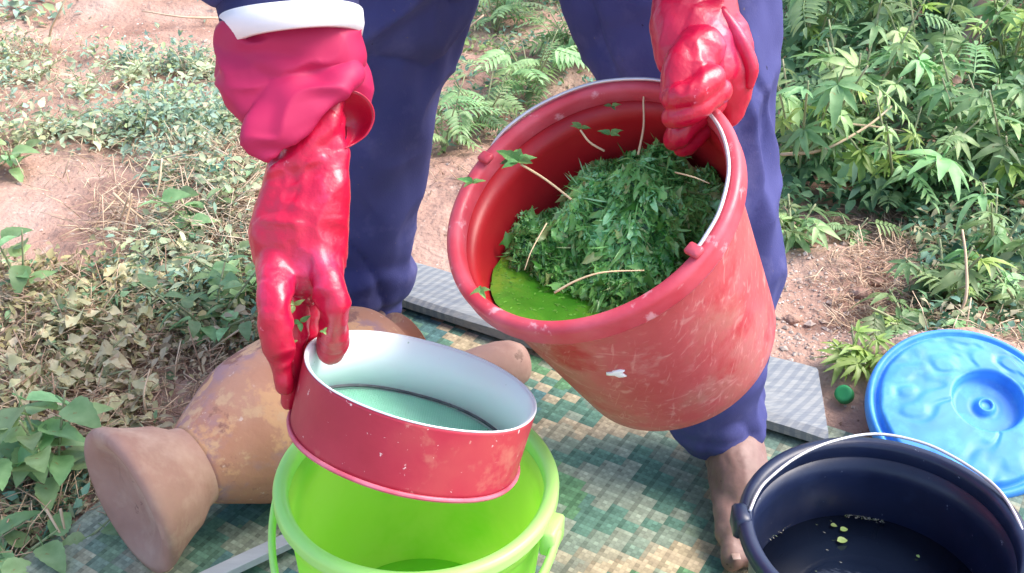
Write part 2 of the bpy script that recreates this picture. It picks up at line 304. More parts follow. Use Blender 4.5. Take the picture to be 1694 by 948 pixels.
def pinnate(L, n=8, W=.26):
    mb = MB(); pts = [[L * t, 0, .12 * L * math.sin(t * 2.2) - .15 * L * t * t, .0016 - .0008 * t] for t in (0, .25, .5, .75, 1)]; v, f = chain(pts, seg=5, n=2, round_ends=False); mb.add(v, f)
    for k in range(n):
        t = .18 + .8 * k / n; p = np.array([L * t, 0, .12 * L * math.sin(t * 2.2) - .15 * L * t * t])
        for s in (-1, 1):
            l = L * .38 * (1 - .35 * t) * random.uniform(.9, 1.1); v, f = blade(l, l * W, 5, .3, .3, .9); v = v @ rotx(s * .2).T @ rotz(s * (1.15 - .45 * t)).T + p
            q = random.uniform(.85, 1.1); mb.add(v, f, (q, q, q))
    v, f = blade(L * .25, L * .06, 5, .3, .3); mb.add(v + np.array([L, 0, -.05 * L]), f); return mb
def ovate(L, W=.62, curl=.0):
    mb = MB(); v, f = chain([[-.25 * L, 0, .01, .0012], [0, 0, 0, .001]], seg=5, n=1, round_ends=False); mb.add(v, f)
    v, f = blade(L, L * W, 12, random.uniform(.1, .4), .3, .78, serr=.09, curl=curl, rnd=random.random() * 6); mb.add(v, f); return mb
def leaf_meshes(name, maker, count, m): 
    o = []
    for _ in range(count): me = maker().mesh(name); me.materials.append(m or M['leaf_young']); me.polygons.foreach_set('use_smooth', [True] * len(me.polygons)); o.append(me)
    return o
M['leaf_young'] = mat('leaf_young', [(.3, (.30, .46, .10)), (.7, (.42, .56, .16))], scale=45, rough=.42, tint=True, trans=.35, per_obj=.2)
M['leaf_pale'] = mat('leaf_pale', [(.3, (.42, .52, .30)), (.7, (.54, .60, .40))], scale=30, rough=.55, tint=True, trans=.3, per_obj=.35)
LM = {'palm': leaf_meshes('palmate_leaf', lambda: palmate(1.0 * .075, random.choice((5, 7, 7)), .29), 6, M['leaf']),
      'pinn': leaf_meshes('pinnate_leaf', lambda: pinnate(.12, random.choice((7, 8, 9))), 4, M['leaf']),
      'palmy': leaf_meshes('young_palmate_leaf', lambda: palmate(.06, 7, .24), 3, None),
      'ovate': leaf_meshes('ovate_leaf', lambda: ovate(.06), 5, M['leaf']),
      'pale': leaf_meshes('small_pale_leaf', lambda: ovate(.034, .42, curl=.4), 4, M['leaf_pale']),
      'dry': leaf_meshes('dry_leaf', lambda: ovate(random.uniform(.03, .05), random.uniform(.5, .8), curl=.8), 8, M['leaf_y'])}
LEAFOBJ = 0
def place_leaf(parent, kind, p, direction, scale=1.0, roll=0, name='leaf'):
    global LEAFOBJ
    if kind == 'palm':
        r0 = random.random(); kind = 'palmy' if r0 < .16 else ('pinn' if r0 < .28 else 'palm'); scale *= random.uniform(.65, 1.3); direction = np.asarray(direction) + A(0, 0, -random.random() * .7)
    x = unit(direction); up = unit(A(0, 0, 1) - x * x[2] + 1e-6); y = np.cross(up, x); R = np.array([x, y, up]).T @ rotx(roll)
    o = bpy.data.objects.new(name, random.choice(LM[kind])); COL.objects.link(o); o.parent = parent
    m = Matrix.LocRotScale(Vector(p - np.array(parent.location)), Matrix(R.tolist()).to_quaternion(), Vector((scale,) * 3)); o.matrix_basis = m; LEAFOBJ += 1
    return o

# ------------------------------------------------------------------ ground: one sheet, denser near the camera
def ground_h(X, Y):
    P = np.stack([X, Y, X * 0], 1); near = np.exp(-((X / 2.6) ** 2 + ((Y - 1.7) / 2.4) ** 2) ** 2)
    h = .035 * fbm(P, 1.3, 3, 5) + .012 * fbm(P, 7, 3, 9) + .006 * fbm(P, 30, 2, 3)
    h = h + .02 * np.clip(ridge(P, 3.1, 12), 0, 1) ** 2
    # worn flat where the mat lies
    U = (X + .22) * .853 + (Y - 1.78) * -.522; Vv = (X + .22) * -.522 + (Y - 1.78) * -.853
    du = np.maximum(np.maximum(-.03 - U, U - 1.25), 0); dv = np.maximum(np.maximum(-.02 - Vv, Vv - 1.45), 0); k = np.clip(np.hypot(du, dv) / .22, 0, 1)
    k = np.maximum(k, 0) ; h = (h + .0) * k - .012 * (1 - k)
    lid = np.exp(-(((X - .75) / .16) ** 2 + ((Y - 1.46) / .10) ** 2)); return h + .085 * lid * near + .03 * (Y > 4) * np.minimum(1, (Y - 4) / 10)
def gh(x, y): return float(ground_h(np.array([x]), np.array([y]))[0])
def axis(lo, hi, c0, c1, fine, far):
    a = list(np.arange(c0, c1, fine)); s = fine
    while a[-1] < hi: s *= 1.18; a.append(a[-1] + s)
    s = fine; b = [a[0]]
    while b[-1] > lo: s *= 1.18; b.append(b[-1] - s)
    return np.array(b[:0:-1] + a)
gx = axis(-90, 90, -1.9, 2.0, .013, 90); gy = axis(-60, 160, .5, 3.9, .013, 90)
GX, GY = np.meshgrid(gx, gy); Z = ground_h(GX.ravel(), GY.ravel())
nx, ny = len(gx), len(gy); idx = np.arange(nx * ny).reshape(ny, nx)
F4 = np.stack([idx[:-1, :-1], idx[:-1, 1:], idx[1:, 1:], idx[1:, :-1]], -1).reshape(-1, 4)
me = bpy.data.meshes.new('ground'); me.vertices.add(nx * ny); me.vertices.foreach_set('co', np.stack([GX.ravel(), GY.ravel(), Z], 1).ravel().astype(np.float32))
me.loops.add(F4.size); me.loops.foreach_set('vertex_index', F4.ravel()); me.polygons.add(len(F4)); me.polygons.foreach_set('loop_start', np.arange(0, F4.size, 4)); me.update(calc_edges=True)
tag(link('ground', me, M['soil']), 'bare reddish brown soil ground', kind='structure')

# ------------------------------------------------------------------ woven mat
U_ = unit(A(.853, -.522, 0)); V_ = unit(A(-.522, -.853, 0)); MA = A(-.22, 1.78, .004)
cs = .0066; NU, NV = 200, 212
pal = dict(beige=(.54, .43, .29), pale=(.36, .40, .31), teal=(.13, .25, .19), green=(.14, .29, .15), blue=(.11, .22, .22), grey=(.28, .32, .25), dark=(.10, .18, .17))
vv = np.empty(((NU + 1) * (NV + 1), 3)); ii, jj = np.meshgrid(np.arange(NU + 1), np.arange(NV + 1))
def mat_z(u, v): 
    P = np.stack([u, v, u * 0], -1).reshape(-1, 3); return (.0035 * vn(P, 5, 3) + .002 * vn(P, 14, 8)).reshape(np.shape(u))
uu, vvv = ii * cs, jj * cs
edge = .003 * np.sin(jj * .33)
co = MA + (uu + edge * (ii == 0))[..., None] * U_ + vvv[..., None] * V_; co[..., 2] += mat_z(uu, vvv)
ci, cj = np.meshgrid(np.arange(NU), np.arange(NV)); cc = MA + ((ci + .5) * cs)[..., None] * U_ + ((cj + .5) * cs)[..., None] * V_; cc[..., 2] += mat_z((ci + .5) * cs, (cj + .5) * cs) + np.where((ci + cj) % 2, .0016, .0009)
base = (NU + 1) * (NV + 1); VV = np.vstack([co.reshape(-1, 3), cc.reshape(-1, 3)])
idm = np.arange(base).reshape(NV + 1, NU + 1); cm = base + np.arange(NU * NV).reshape(NV, NU)
a, b, c, d = idm[:-1, :-1], idm[:-1, 1:], idm[1:, 1:], idm[1:, :-1]
tri = np.stack([np.stack([b, a, cm], -1), np.stack([c, b, cm], -1), np.stack([d, c, cm], -1), np.stack([a, d, cm], -1)], 2).reshape(-1, 3)
def mat_colour(i, j):
    """stepped diamonds of plaited strips, two cells to a step"""
    bi, bj = i // 4, j // 3; r = _hash(bi, bj, 0, 3) * .5 + .5; P = 14; x = np.abs((bi + 5) % P - P / 2); y = np.abs((bj + 3) % (P + 4) - (P + 4) / 2); q = x + y
    Pn = np.stack([i.ravel() * .02, j.ravel() * .02, i.ravel() * 0], 1); z1 = vn(Pn, 2.3, 5).reshape(i.shape); z2 = vn(Pn, 3.1, 15).reshape(i.shape)
    out = np.empty(i.shape + (3,)); out[:] = pal['teal']
    def put(mask, c, k=1.0): out[mask] = out[mask] * (1 - k) + np.array(pal[c]) * k
    put((z1 > .05) & (r > .25), 'green'); put((z2 > .2) & (r > .2), 'blue'); put(r > .86, 'pale', .8)
    put((q >= 6) & (q < 9) & (r > .12), 'beige', .9); put((q >= 2) & (q < 3), 'beige', .8); put((q >= 9) & (q < 11), 'grey', .7); put(q >= 14, 'pale', .8)
    u = i * cs; v_ = j * cs; plain = (z1 + z2) < -.35; put(plain & (q < 9), 'grey', .45); put((z2 < -.3) & (q < 8), 'dark', .45)      # plainer field nearer the front
    bd = (u < .05) | (v_ < .035); put(bd, 'grey'); put(bd & (r > .5), 'pale'); put((v_ < .03) & (r > .4), 'dark', .7)
    fade = (u < .16) & (v_ > .55); put(fade, 'pale', .45)
    tw = np.where((i + j) % 2, 1.05, .90)[..., None]; ln_ = np.where(j % 3 == 0, 1.18, .95)[..., None] * np.where(i % 4 == 0, .74, 1.0)[..., None]
    return np.clip(out * tw * ln_ * (.9 + .2 * (_hash(i, j, 4, 8)[..., None] * .5 + .5)), 0, .8)
cF = mat_colour(ci, cj).reshape(-1, 3)
me = bpy.data.meshes.new('woven_mat'); me.vertices.add(len(VV)); me.vertices.foreach_set('co', VV.ravel().astype(np.float32))
me.loops.add(tri.size); me.loops.foreach_set('vertex_index', tri.ravel()); me.polygons.add(len(tri)); me.polygons.foreach_set('loop_start', np.arange(0, tri.size, 3)); me.update(calc_edges=True)
at_ = me.color_attributes.new('tint', 'FLOAT_COLOR', 'CORNER'); at_.data.foreach_set('color', np.hstack([np.repeat(cF, 12, 0) * np.tile([.9, .9, 1.06], len(cF) * 4)[:, None], np.ones((len(cF) * 12, 1))]).ravel().astype(np.float32))
tag(link('woven_mat', me, M['mat'], smooth=False), 'green, teal and beige plaited mat spread under the buckets', 'mat')

# ------------------------------------------------------------------ weathered planks
def slab(pts, z0, z1, name, m, label, tint=None):
    """plank from 4 outline points (front-left, front-right, back-right, back-left) with uneven edges and grain relief"""
    n, k = 90, 14; TT, SS = np.meshgrid(np.linspace(0, 1, n), np.linspace(0, 1, k)); p = [np.array(q[:2]) for q in pts]
    P = (1 - SS[..., None]) * ((1 - TT[..., None]) * p[0] + TT[..., None] * p[1]) + SS[..., None] * ((1 - TT[..., None]) * p[3] + TT[..., None] * p[2])
    W = np.stack([P[..., 0], P[..., 1], P[..., 0] * 0], -1).reshape(-1, 3); e = np.minimum(SS, 1 - SS).ravel()
    zt = z1 + .0025 * fbm(W, 9, 2, 4) - .006 * np.clip(1 - e * 12, 0, 1) ** 2
    # annual rings: wavy grooves
    ph = (SS.ravel() * 46 + 7 * vn(np.stack([TT.ravel() * 3.2, SS.ravel() * .7, SS.ravel() * 0], 1), 2, 6)); zt = zt + .0006 * np.sin(ph)
    jig = .004 * vn(W, 12, 2) * (e < .01); W[:, 0] += jig * .4; W[:, 1] += jig
    top = np.column_stack([W[:, :2], zt]); bot = np.column_stack([W[:, :2], np.full(len(W), z0)])
    id_ = np.arange(n * k).reshape(k, n); f = []
    for j in range(k - 1):
        for i in range(n - 1): f.append((id_[j, i], id_[j, i + 1], id_[j + 1, i + 1], id_[j + 1, i]))
    o = n * k; per = list(id_[0, :]) + list(id_[1:, -1]) + list(id_[-1, -2::-1]) + list(id_[-2:0:-1, 0])
    for q in range(len(per)): a_, b_ = per[q], per[(q + 1) % len(per)]; f.append((a_, a_ + o, b_ + o, b_))
    f.append(tuple(x + o for x in per))
    mb = MB(); mb.add(np.vstack([top, bot]), f); ob = mb.build(name, m); ob.data.materials[0] = m
    sm = [True] * len(ob.data.polygons); ob.data.polygons.foreach_set('use_smooth', [False] * len(sm)); return tag(ob, label, 'plank')
def grain(m, angle, freq, dark, amt):
    """wavy growth rings along the board"""
    t = m.node_tree; L = t.links.new; b = t.nodes['Principled BSDF']; src = b.inputs['Base Color'].links[0].from_socket
    tc = t.nodes.new('ShaderNodeTexCoord'); mp = t.nodes.new('ShaderNodeMapping'); mp.inputs['Rotation'].default_value = (0, 0, angle); L(tc.outputs['Object'], mp.inputs[0])
    wv = t.nodes.new('ShaderNodeTexWave'); wv.bands_direction = 'Y'; wv.inputs['Scale'].default_value = freq; wv.inputs['Distortion'].default_value = 9; wv.inputs['Detail'].default_value = 1; wv.inputs['Detail Scale'].default_value = .22
    L(mp.outputs[0], wv.inputs[0]); n = t.nodes.new('ShaderNodeTexNoise'); n.inputs['Scale'].default_value = 5.5; n.inputs['Detail'].default_value = 1; L(tc.outputs['Object'], n.inputs[0])
    m2 = t.nodes.new('ShaderNodeMapRange'); m2.inputs[1].default_value = .42; m2.inputs[2].default_value = .52; m2.inputs[4].default_value = amt; L(n.outputs[0], m2.inputs[0])
    m3 = t.nodes.new('ShaderNodeMapRange'); m3.inputs[1].default_value = .35; m3.inputs[2].default_value = .65; L(wv.outputs['Fac'], m3.inputs[0]); mu = t.nodes.new('ShaderNodeMath'); mu.operation = 'MULTIPLY'; L(m2.outputs[0], mu.inputs[0]); L(m3.outputs[0], mu.inputs[1])
    mx = t.nodes.new('ShaderNodeMix'); mx.data_type = 'RGBA'; L(mu.outputs[0], mx.inputs[0]); L(src, mx.inputs[6]); mx.inputs[7].default_value = (*dark, 1); L(mx.outputs[2], b.inputs['Base Color'])
grain(M['wood'], -.9, 19, (.13, .155, .20), .5)
zt = .036
slab([atz(560, 420 + 36, zt), atz(1372, 722, zt), atz(1352, 604, zt), atz(600, 410, zt)], .014, zt, 'plank', M['wood'], 'weathered grey plank lying across the back edge of the mat')
M['wood2'] = mat('pale_painted_wood', [(.25, (.34, .36, .40)), (.7, (.44, .46, .50))], scale=12, rough=.7, bump=.4, bscale=60, stretch=(1, 4, 4), spots=[(30, .62, .7, (.4, .38, .4))])
p0, p1 = atz(250, 985, .035), atz(560, 842, .035); dr = unit(p1 - p0); sdv = np.cross(dr, (0, 0, 1))
mb = MB(); mb.add(*box((p0 + p1) / 2 + A(0, 0, -.006) + sdv * .009, np.linalg.norm(p1 - p0) + .1, .021, .012, (dr, -sdv, (0, 0, 1)), .1)); mb.add(*box((p0 + p1) / 2 + A(0, 0, -.020) - sdv * .004, np.linalg.norm(p1 - p0) + .1, .008, .017, (dr, -sdv, (0, 0, 1)), .1))
tag(mb.build('metal_bar', M['wood2'], smooth=False), 'pale grey metal bar on the mat beside the lime bucket handle', 'bar')

# ------------------------------------------------------------------ clay goblet drum lying on its side
PB = atz(212, 830, .118); PS = atz(520, 662, .116); ax = unit(PS - PB); PL = np.linalg.norm(PS - PB); PX = PL / 351
drum = empty('wooden_mortar', (float(PS[0]), float(PS[1]), 0), 'large worn orange-brown mortar with a flared foot, lying on its side on the mat', 'mortar')
def wob(rr, hh, th): P = np.stack([np.cos(th) * 2, np.sin(th) * 2, hh * 9], 1); return rr * (1 + .018 * vn(P, 1.3, 2) + .006 * vn(P, 4, 5)), hh
bp_ = cr(np.array([(rr_ * .00086, PL + a_ * PX) for a_, rr_ in ((-236, 66), (-216, 78), (-187, 94), (-134, 121), (-80, 131), (-20, 134), (50, 134), (110, 127), (150, 108), (175, 82), (188, 62), (196, 60), (206, 68), (210, 74))]), 4)
prof_body = [tuple(q) for q in bp_] + [(.052, PL + 208 * PX), (.046, PL + 190 * PX), (.09, PL + 120 * PX), (.09, PL - 20 * PX), (.02, PL - 120 * PX)]
wr, wh = prof_body[0]
bd = MB(); bd.add(*revolve(prof_body, PB, ax, 96, wob)); bd.build('bowl', M['clay'], drum)
scratches(M['clay'], 5, .012, (.16, .07, .05), .8, 1.1); scratches(M['clay_base'], 7, .014, (.15, .08, .06), .8, .4)
ft = MB(); ft.add(*revolve([(.001, .018), (.04, .016), (.062, .010), (.074, .002), (.090, -.006), (.102, -.004), (.1045, .003), (.102, .011), (.093, .026), (.084, .045), (.076, .065), (wr + .003, wh - .012), (wr, wh), (wr - .012, wh + .02), (.01, wh + .03)], PB, ax, 96, wob)); ft.build('foot', M['clay_base'], drum)

pe = atz(843, 603, .043); pi_ = atz(560, 655, .115); pd = unit(pi_ - pe); pu = unit(np.cross(np.cross(pd, (0, 0, 1)), pd))
prs = [(0, .002), (.003, .022), (.012, .035), (.028, .0415), (.05, .043), (.08, .040), (.12, .034), (.18, .029), (.30, .027), (.34, .027)]
m_ = MB(); m_.add(*revolve([(.001, .0)] + [(b, a) for a, b in prs] + [(.001, .34)], pe - pd * .030, pd, 40, lambda rr, hh, th: (rr * (1 + .03 * np.sin(2 * th + 1) + .015 * np.sin(3 * th + hh * 20)), hh)))
tag(m_.build('pestle', M['clay_base']), 'rounded end of a pestle poking out behind the sieve toward the red bucket', 'pestle')
# ------------------------------------------------------------------ buckets
def bucket(name, c, n, r, L, rb, lip, ref, label, mo, mi, mr, seg=112, rib=True, wall=.0035, collar=.019):
    root = empty(name, tuple(np.asarray(c) - unit(n) * L), label, 'bucket')
    def R(h): return rb + (r - lip - rb) * (h / L)
    wbl = lambda rr, hh, th: (rr * (1 + .006 * np.sin(2 * th + 1) + .002 * np.sin(5 * th)), hh)
    out = [(.001, .004), (rb - .012, .004), (rb - .004, 0), (rb, .004), (R(.02), .02)] + [(R(h), h) for h in np.linspace(.05, L - .045, 8)]
    if rib and collar < .02: out += [(R(L - .04), L - .04), (R(L - .036) + .004, L - .037), (R(L - .03) + .004, L - .031)]
    out += [(r - lip, L - collar + .001)]
    b0 = np.asarray(c) - unit(n) * L
    m1 = MB(); m1.add(*revolve(out + [(r - lip - wall, L - .016)] + [(R(h) - wall, h) for h in np.linspace(L - .05, .03, 8)] + [(rb - wall - .008, .010), (.001, .009)], b0, n, seg, wbl, ref=ref))
    o = m1.build('bucket_body', [mo, mi], root); fc = len(out) * seg
    k = [0] * len(o.data.polygons)
    for i in range(len(k)):
        if i >= (len(out)) * seg: k[i] = 1
    o.data.polygons.foreach_set('material_index', k)
    rim = [(r - lip - wall - .001, L - .02), (r - lip - wall - .002, L - .006), (r - lip - wall + .001, L - .001), (r - lip * .55, L), (r - .0015, L - .002), (r, L - .006), (r - .0015, L - collar * .6), (r, L - collar + .005), (r - .002, L - collar + .001), (r - lip + .001, L - collar)]
    m2 = MB(); m2.add(*revolve(rim, b0, n, seg, wbl, close=True, ref=ref)); m2.build('rim', mr, root)
    return root, b0

# lime bucket
lc, ln = A(-.1002, .8698, .3213), A(.03, .01, 1); lroot, lb = bucket('lime_bucket', lc, ln, .150, .3213, .115, .0105, (1, 0, 0), 'lime green plastic bucket standing under the red-rimmed sieve', M['lime'], M['lime'], M['lime_rim'])
jb = MB(); jb.add(*revolve([(.001, .08), (.118, .08), (.118, .078), (.001, .078)], lb, ln, 64)); jb.build('green_liquid', M['lime_juice'], lroot)
la = math.radians(159); axd = A(math.cos(la), math.sin(la), 0); perp = A(-math.sin(la), math.cos(la), 0)  # hinge axis; perp points to the camera side
if perp[1] > 0: perp = -perp
hp = [];
for t in np.linspace(0, PI, 25): hp.append(lc + A(0, 0, -.028) + axd * .158 * math.cos(t) * (1 + .05 * math.sin(t)) + (perp * .155 + A(0, 0, -.10)) * math.sin(t))
H = np.array(hp); v, f = chain(np.hstack([H, np.full((len(H), 1), .0075)]), side=(0, 0, 1), flat=.55, seg=12, n=2); MB().add(v, f).build('handle', M['lime_rim'], lroot)
for s in (1, -1):
    q = lc + axd * s * .1515 + A(0, 0, -.032); a_, b_, c_ = s * axd, np.cross((0, 0, 1), s * axd), A(0, 0, 1)
    MB().add(*box(q, .016, .036, .032, (a_, b_, c_), .3)).build('handle_lug', M['lime_rim'], lroot)

# black bucket
bc, bn = A(.3925, .8402, .2768), A(-.03, 0, 1); broot, bb = bucket('navy_bucket', bc, bn, .150, .2768, .118, .011, (1, 0, 0), 'dark navy bucket with thin wire handle, standing on the mat at lower right', M['navy_plastic'], M['navy_plastic'], M['navy_plastic'])
def wsurf(rr, hh, th): return rr, hh
wl = MB(); wl.add(*revolve([(.001, .17), (.06, .17), (.130, .17), (.130, .168), (.001, .168)], bb, bn, 64)); wl.build('dark_liquid', M['dark_water'], broot)
wpts = [(1240, 846), (1252, 818), (1270, 794), (1317, 757), (1375, 731), (1448, 718), (1521, 731), (1579, 757), (1637, 796), (1668, 832), (1694, 884), (1704, 925)]
W3 = []
for i, (x, y) in enumerate(wpts):
    t = i / (len(wpts) - 1); W3.append(atz(x, y, .274 + .016 * math.sin(PI * t)))
v, f = tube(W3, .0019, 8, 5); MB().add(v, f).build('wire_handle', M['wire'], broot)
for q, sgn in ((W3[0], -1), (W3[-1], 1)):
    MB().add(*box(np.array(q) + A(sgn * .008, 0, -.014), .018, .03, .03, None, .4)).build('handle_lug', M['navy_plastic'], broot)
# scum and scraps floating on the dark liquid
sm = MB()
for k in range(420):
    k = int(k % 140) if k % 140 < 112 or k < 100 else k % 100
    if k < 60: t = k / 60; px, py = 1400 + 170 * t, 852 + 52 * t ** 1.5 + random.gauss(0, 1.5)
    elif k < 110: t = (k - 60) / 50; px, py = 1352 - 90 * t, 842 + 55 * t ** 1.4 + random.gauss(0, 2.5)
    else: px, py = random.gauss(1372, 22), random.gauss(893, 22)
    p = atz(px, py, .1715); s = random.uniform(.0004, .0012); v, f = blade(s * 4, s, 2, 0, .2); sm.add(v @ rotz(random.random() * 7).T + p, f, (.45, .56, .62) if k % 3 else (.3, .5, .32))
tag(sm.build('scum', M['straw'], broot), kind='stuff')
for (px, py, s) in ((1385, 895, .013), (1390, 877, .010), (1374, 868, .008), (1516, 918, .005)):
    v, f = blade(s, s * .8, 6, .05, .3); mb = MB(); mb.add(v @ rotz(random.random() * 6).T + atz(px, py, .173), f, (1.6, 1.5, 1.2)); tag(mb.build('leaf_scrap', M['leaf']), {1385: 'largest pale leaf scrap floating in the navy bucket', 1390: 'pale leaf scrap just above the largest one in the navy bucket', 1374: 'small leaf scrap in the foam line of the navy bucket', 1516: 'tiny lone leaf scrap right of centre on the dark liquid'}[px], 'leaf scrap', 'scraps floating in the navy bucket')

# red bucket, tilted in the hand
rc, rn = A(.076, .9588, .5996), unit(A(-.4138, -.3432, .8432)); rroot, rb_ = bucket('red_bucket', rc + rn * .009, rn, .155, .281, .122, .0105, (1, 0, 0), 'scuffed red plastic bucket of crushed green leaves, tilted in one gloved hand', M['red_out'], M['red_in'], M['red_rim'], collar=.027)
def onrim(px, py, r=.150, h=0):
    """point in the rim's plane under a photo pixel"""
    d = ray(px, py); t = np.dot(rc + rn * h - CAM, rn) / np.dot(d, rn); return CAM + d * t
wp = [onrim(x, y, h=hh) for x, y, hh in ((822, 262, -.01), (812, 247, 0.0), (840, 214, .004), (900, 172, .006), (985, 141, .008), (1072, 130, .01), (1130, 140, .01), (1172, 172, .008), (1192, 225, .006), (1190, 290, .004), (1172, 350, .006), (1146, 394, .006), (1132, 410, .004))]
wp = [w_ if i < 2 else (lambda q: rc + rn * .0125 + unit(q) * (.1495 if i < 7 else .1445))(w_ - rc - rn * np.dot(w_ - rc, rn)) for i, w_ in enumerate(wp)]
v, f = tube(wp, .0019, 8, 5); MB().add(v, f).build('wire_handle', M['wire'], rroot)
for (x, y) in ((1130, 412), (806, 268)):
    q = onrim(x, y, h=.002); q = rc + rn * .009 + unit(q - rc) * .143; MB().add(*box(q, .016, .012, .007, frame(rn), .45)).build('handle_lug', M['red_rim'], rroot)
# pale chip on the outside
def onbody(px, py):
    d = ray(px, py); best = None
    for t in np.linspace(.8, 1.5, 1400):
        p = CAM + d * t; h = np.dot(p - rb_, rn)
        if 0 < h < .272:
            rad = np.linalg.norm(p - rb_ - rn * h)
            if rad < .122 + (.1435 - .122) * h / .272 + .0005: return p, unit(p - rb_ - rn * h)
    return CAM + d, A(0, -1, 0)
cp, cn = onbody(1021, 618); a_, b_, c_ = frame(cn); ch = MB(); th = np.linspace(0, 2 * PI, 14, endpoint=False); rr = .0085 * (1 + .35 * np.sin(3 * th + 1) + .2 * np.sin(5 * th))
ring = cp + np.outer(rr * np.cos(th), a_) + np.outer(rr * np.sin(th) * .8, b_); ch.add(*loft([ring - cn * .001, ring + cn * .0006, cp + (ring - cp) * .7 + cn * .0015])); ch.build('dried_splash', M['enamel'], rroot)
# juice surface and herb mound: the level is horizontal in the world
zl = .497; tA = (rc[2] - zl) / rn[2]; hc = rc - rn * tA; hd = unit(A(rn[0], rn[1], 0)); ld_ = np.cross((0, 0, 1), hd)
def inside(p, m=.004):
    h = np.dot(p - rb_, rn); rad = np.linalg.norm(p - rb_ - rn * h); return .012 < h and rad < .1180 + .0225 * h / .281 - m
def reach(phi, z):
    o = np.array([hc[0], hc[1], z]) ; d = hd * math.cos(phi) + ld_ * math.sin(phi); s = 0
    while inside(o + d * (s + .002), .0015) and s < .4: s += .002
    return s
K = 72; phis = np.linspace(0, 2 * PI, K, endpoint=False); RR = np.array([reach(p, zl) for p in phis]); jm = MB(); rings = []
for fr in (1, .8, .5, .2, .02): rings.append(np.array([np.array([hc[0], hc[1], zl]) + (hd * math.cos(p) + ld_ * math.sin(p)) * r_ * fr for p, r_ in zip(phis, RR)]))
rings.append(rings[-1] - A(0, 0, .01)); rings.append(rings[0] - A(0, 0, .01)); V2, f2 = loft(rings, False); jm.add(V2, f2); jm.build('green_juice', M['juice'], rroot)
# mound: height over the level as a function of the horizontal position
gc = atz(1020, 378, .53)
def mound(P):
    d = P[:, :2] - gc[:2]; a1 = d @ hd[:2]; a2 = d @ ld_[:2]; P3 = np.column_stack([P[:, :2], P[:, 0] * 0]); wv = .38 * vn(P3, 20, 31) + .12 * vn(P3, 60, 33)
    q = ((a1 + .014) / .128) ** 2 + (a2 / .155) ** 2 + wv; d2 = d - A(.040, .012); b1 = d2 @ hd[:2]; b2 = d2 @ ld_[:2]; k = ((b1 + .020) / .11) ** 2 + (b2 / .095) ** 2 + .5 * wv
    h = .034 * np.clip(1 - q, 0, 1) ** .5 + .070 * np.clip(1 - k * .8, 0, 1) ** .8
    return np.where(q < 1, h + (.022 * fbm(P3, 24, 2, 7) + .012 * vn(P3, 62, 3)) * np.clip((1 - q) * 4, 0, 1), -.02)
n = 90; xs = np.linspace(-.17, .17, n); XX, YY = np.meshgrid(xs, xs); P2 = np.stack([gc[0] + XX.ravel(), gc[1] + YY.ravel(), XX.ravel() * 0], 1); hz = mound(P2); P2[:, 2] = zl - .002 + hz
ok = np.array([hz[i] > -.01 and inside(P2[i], .003) for i in range(len(P2))]); id_ = np.arange(n * n).reshape(n, n); f = [(int(id_[j, i]), int(id_[j, i + 1]), int(id_[j + 1, i + 1]), int(id_[j + 1, i])) for j in range(n - 1) for i in range(n - 1) if ok[id_[j, i]] and ok[id_[j, i + 1]] and ok[id_[j + 1, i + 1]] and ok[id_[j + 1, i]]]
mash = MB(); mash.add(P2, f, (.07, .22, .06))
B1 = [blade(1, .15, 5, dr_, .5, .9, curl=.7, rnd=q) for dr_, q in ((.3, 0), (.7, 2), (-.3, 4), (1.0, 1))]; B2 = [blade(1, .5, 5, dr_, .5, .8, curl=1.1, rnd=q, serr=.3) for dr_, q in ((.4, 1), (.8, 3))]; B4 = [blade(1, .6, 7, dr_, .3, .7, curl=1.6, rnd=q, serr=.45) for dr_, q in ((.2, 1), (.5, 3), (.3, 5))]; B3 = [blade(1, .06, 3, dr_, .2, 1) for dr_ in (.2, -.3)]
cand = P2[ok]; 
for k in range(19000):
    p = cand[rng.integers(len(cand))].copy()
    p[:2] += rng.normal(0, .0015, 2); hloc = mound(p[None])[0]; p[2] = zl + hloc + rng.uniform(-.005, .006)
    r_ = rng.random(); B = B1 if r_ < .38 else (B2 if r_ < .6 else (B4 if r_ < .88 else B3)); v, f = B[rng.integers(len(B))]; s = min(.030, .0095 * math.exp(rng.normal(0, .45))) * (1.3 if r_ > .88 else (.95 if r_ > .38 else 1)); az = vn(p[None], 17, 61)[0] * 5 + rng.normal(0, 1.0)
    clump = vn(p[None], 30, 11)[0] * 1.2 + .3 * vn(p[None], 90, 4)[0]; t = rng.random() * .5 + .3 + clump * .45
    lo, hi = np.array((.035, .20, .03)), np.array((.44, .84, .34)); c_ = lo + (hi - lo) * np.clip(t, 0, 1)
    big = vn(p[None], 15, 91)[0]; c_ = c_ * (1 + .2 * big) if big < 0 else c_ * (1 - .35 * big) + np.array((.26, .50, .12)) * .35 * big
    if clump > .15 and rng.random() < .5: c_ = c_ * .55 + np.array((.42, .78, .62)) * .55  # bluish highlights painted into the leaf colour of some clumps
    c_ = c_ * np.array((1.05, 1.12, .88))
    if rng.random() < .06: c_ = np.array((.42, .55, .22))
    v = v * s @ roty(rng.normal(.16, .22)).T @ rotx(rng.normal(0, .6)).T @ rotz(az).T + p
    if not inside(v[len(v) - 2], 0.0): continue
    mash.add(v, f, c_)
for k in range(900):
    t = rng.uniform(0, 2 * PI); r_ = rng.uniform(.25, .97) ** .6 * np.interp(t, np.append(phis, 2 * PI), np.append(RR, RR[0])); p = np.array([hc[0], hc[1], zl + .0006]) + (hd * math.cos(t) + ld_ * math.sin(t)) * r_; s = rng.uniform(.0012, .0065)
    v, f = B2[k % 2]; v = v * s * A(1, 1, .15) @ rotz(rng.uniform(0, 6)).T + p; ok3 = all(inside(q_, .001) for q_ in v[::4])
    if ok3: mash.add(v, f, np.array((.16, .42, .06)) * rng.uniform(.7, 1.5))
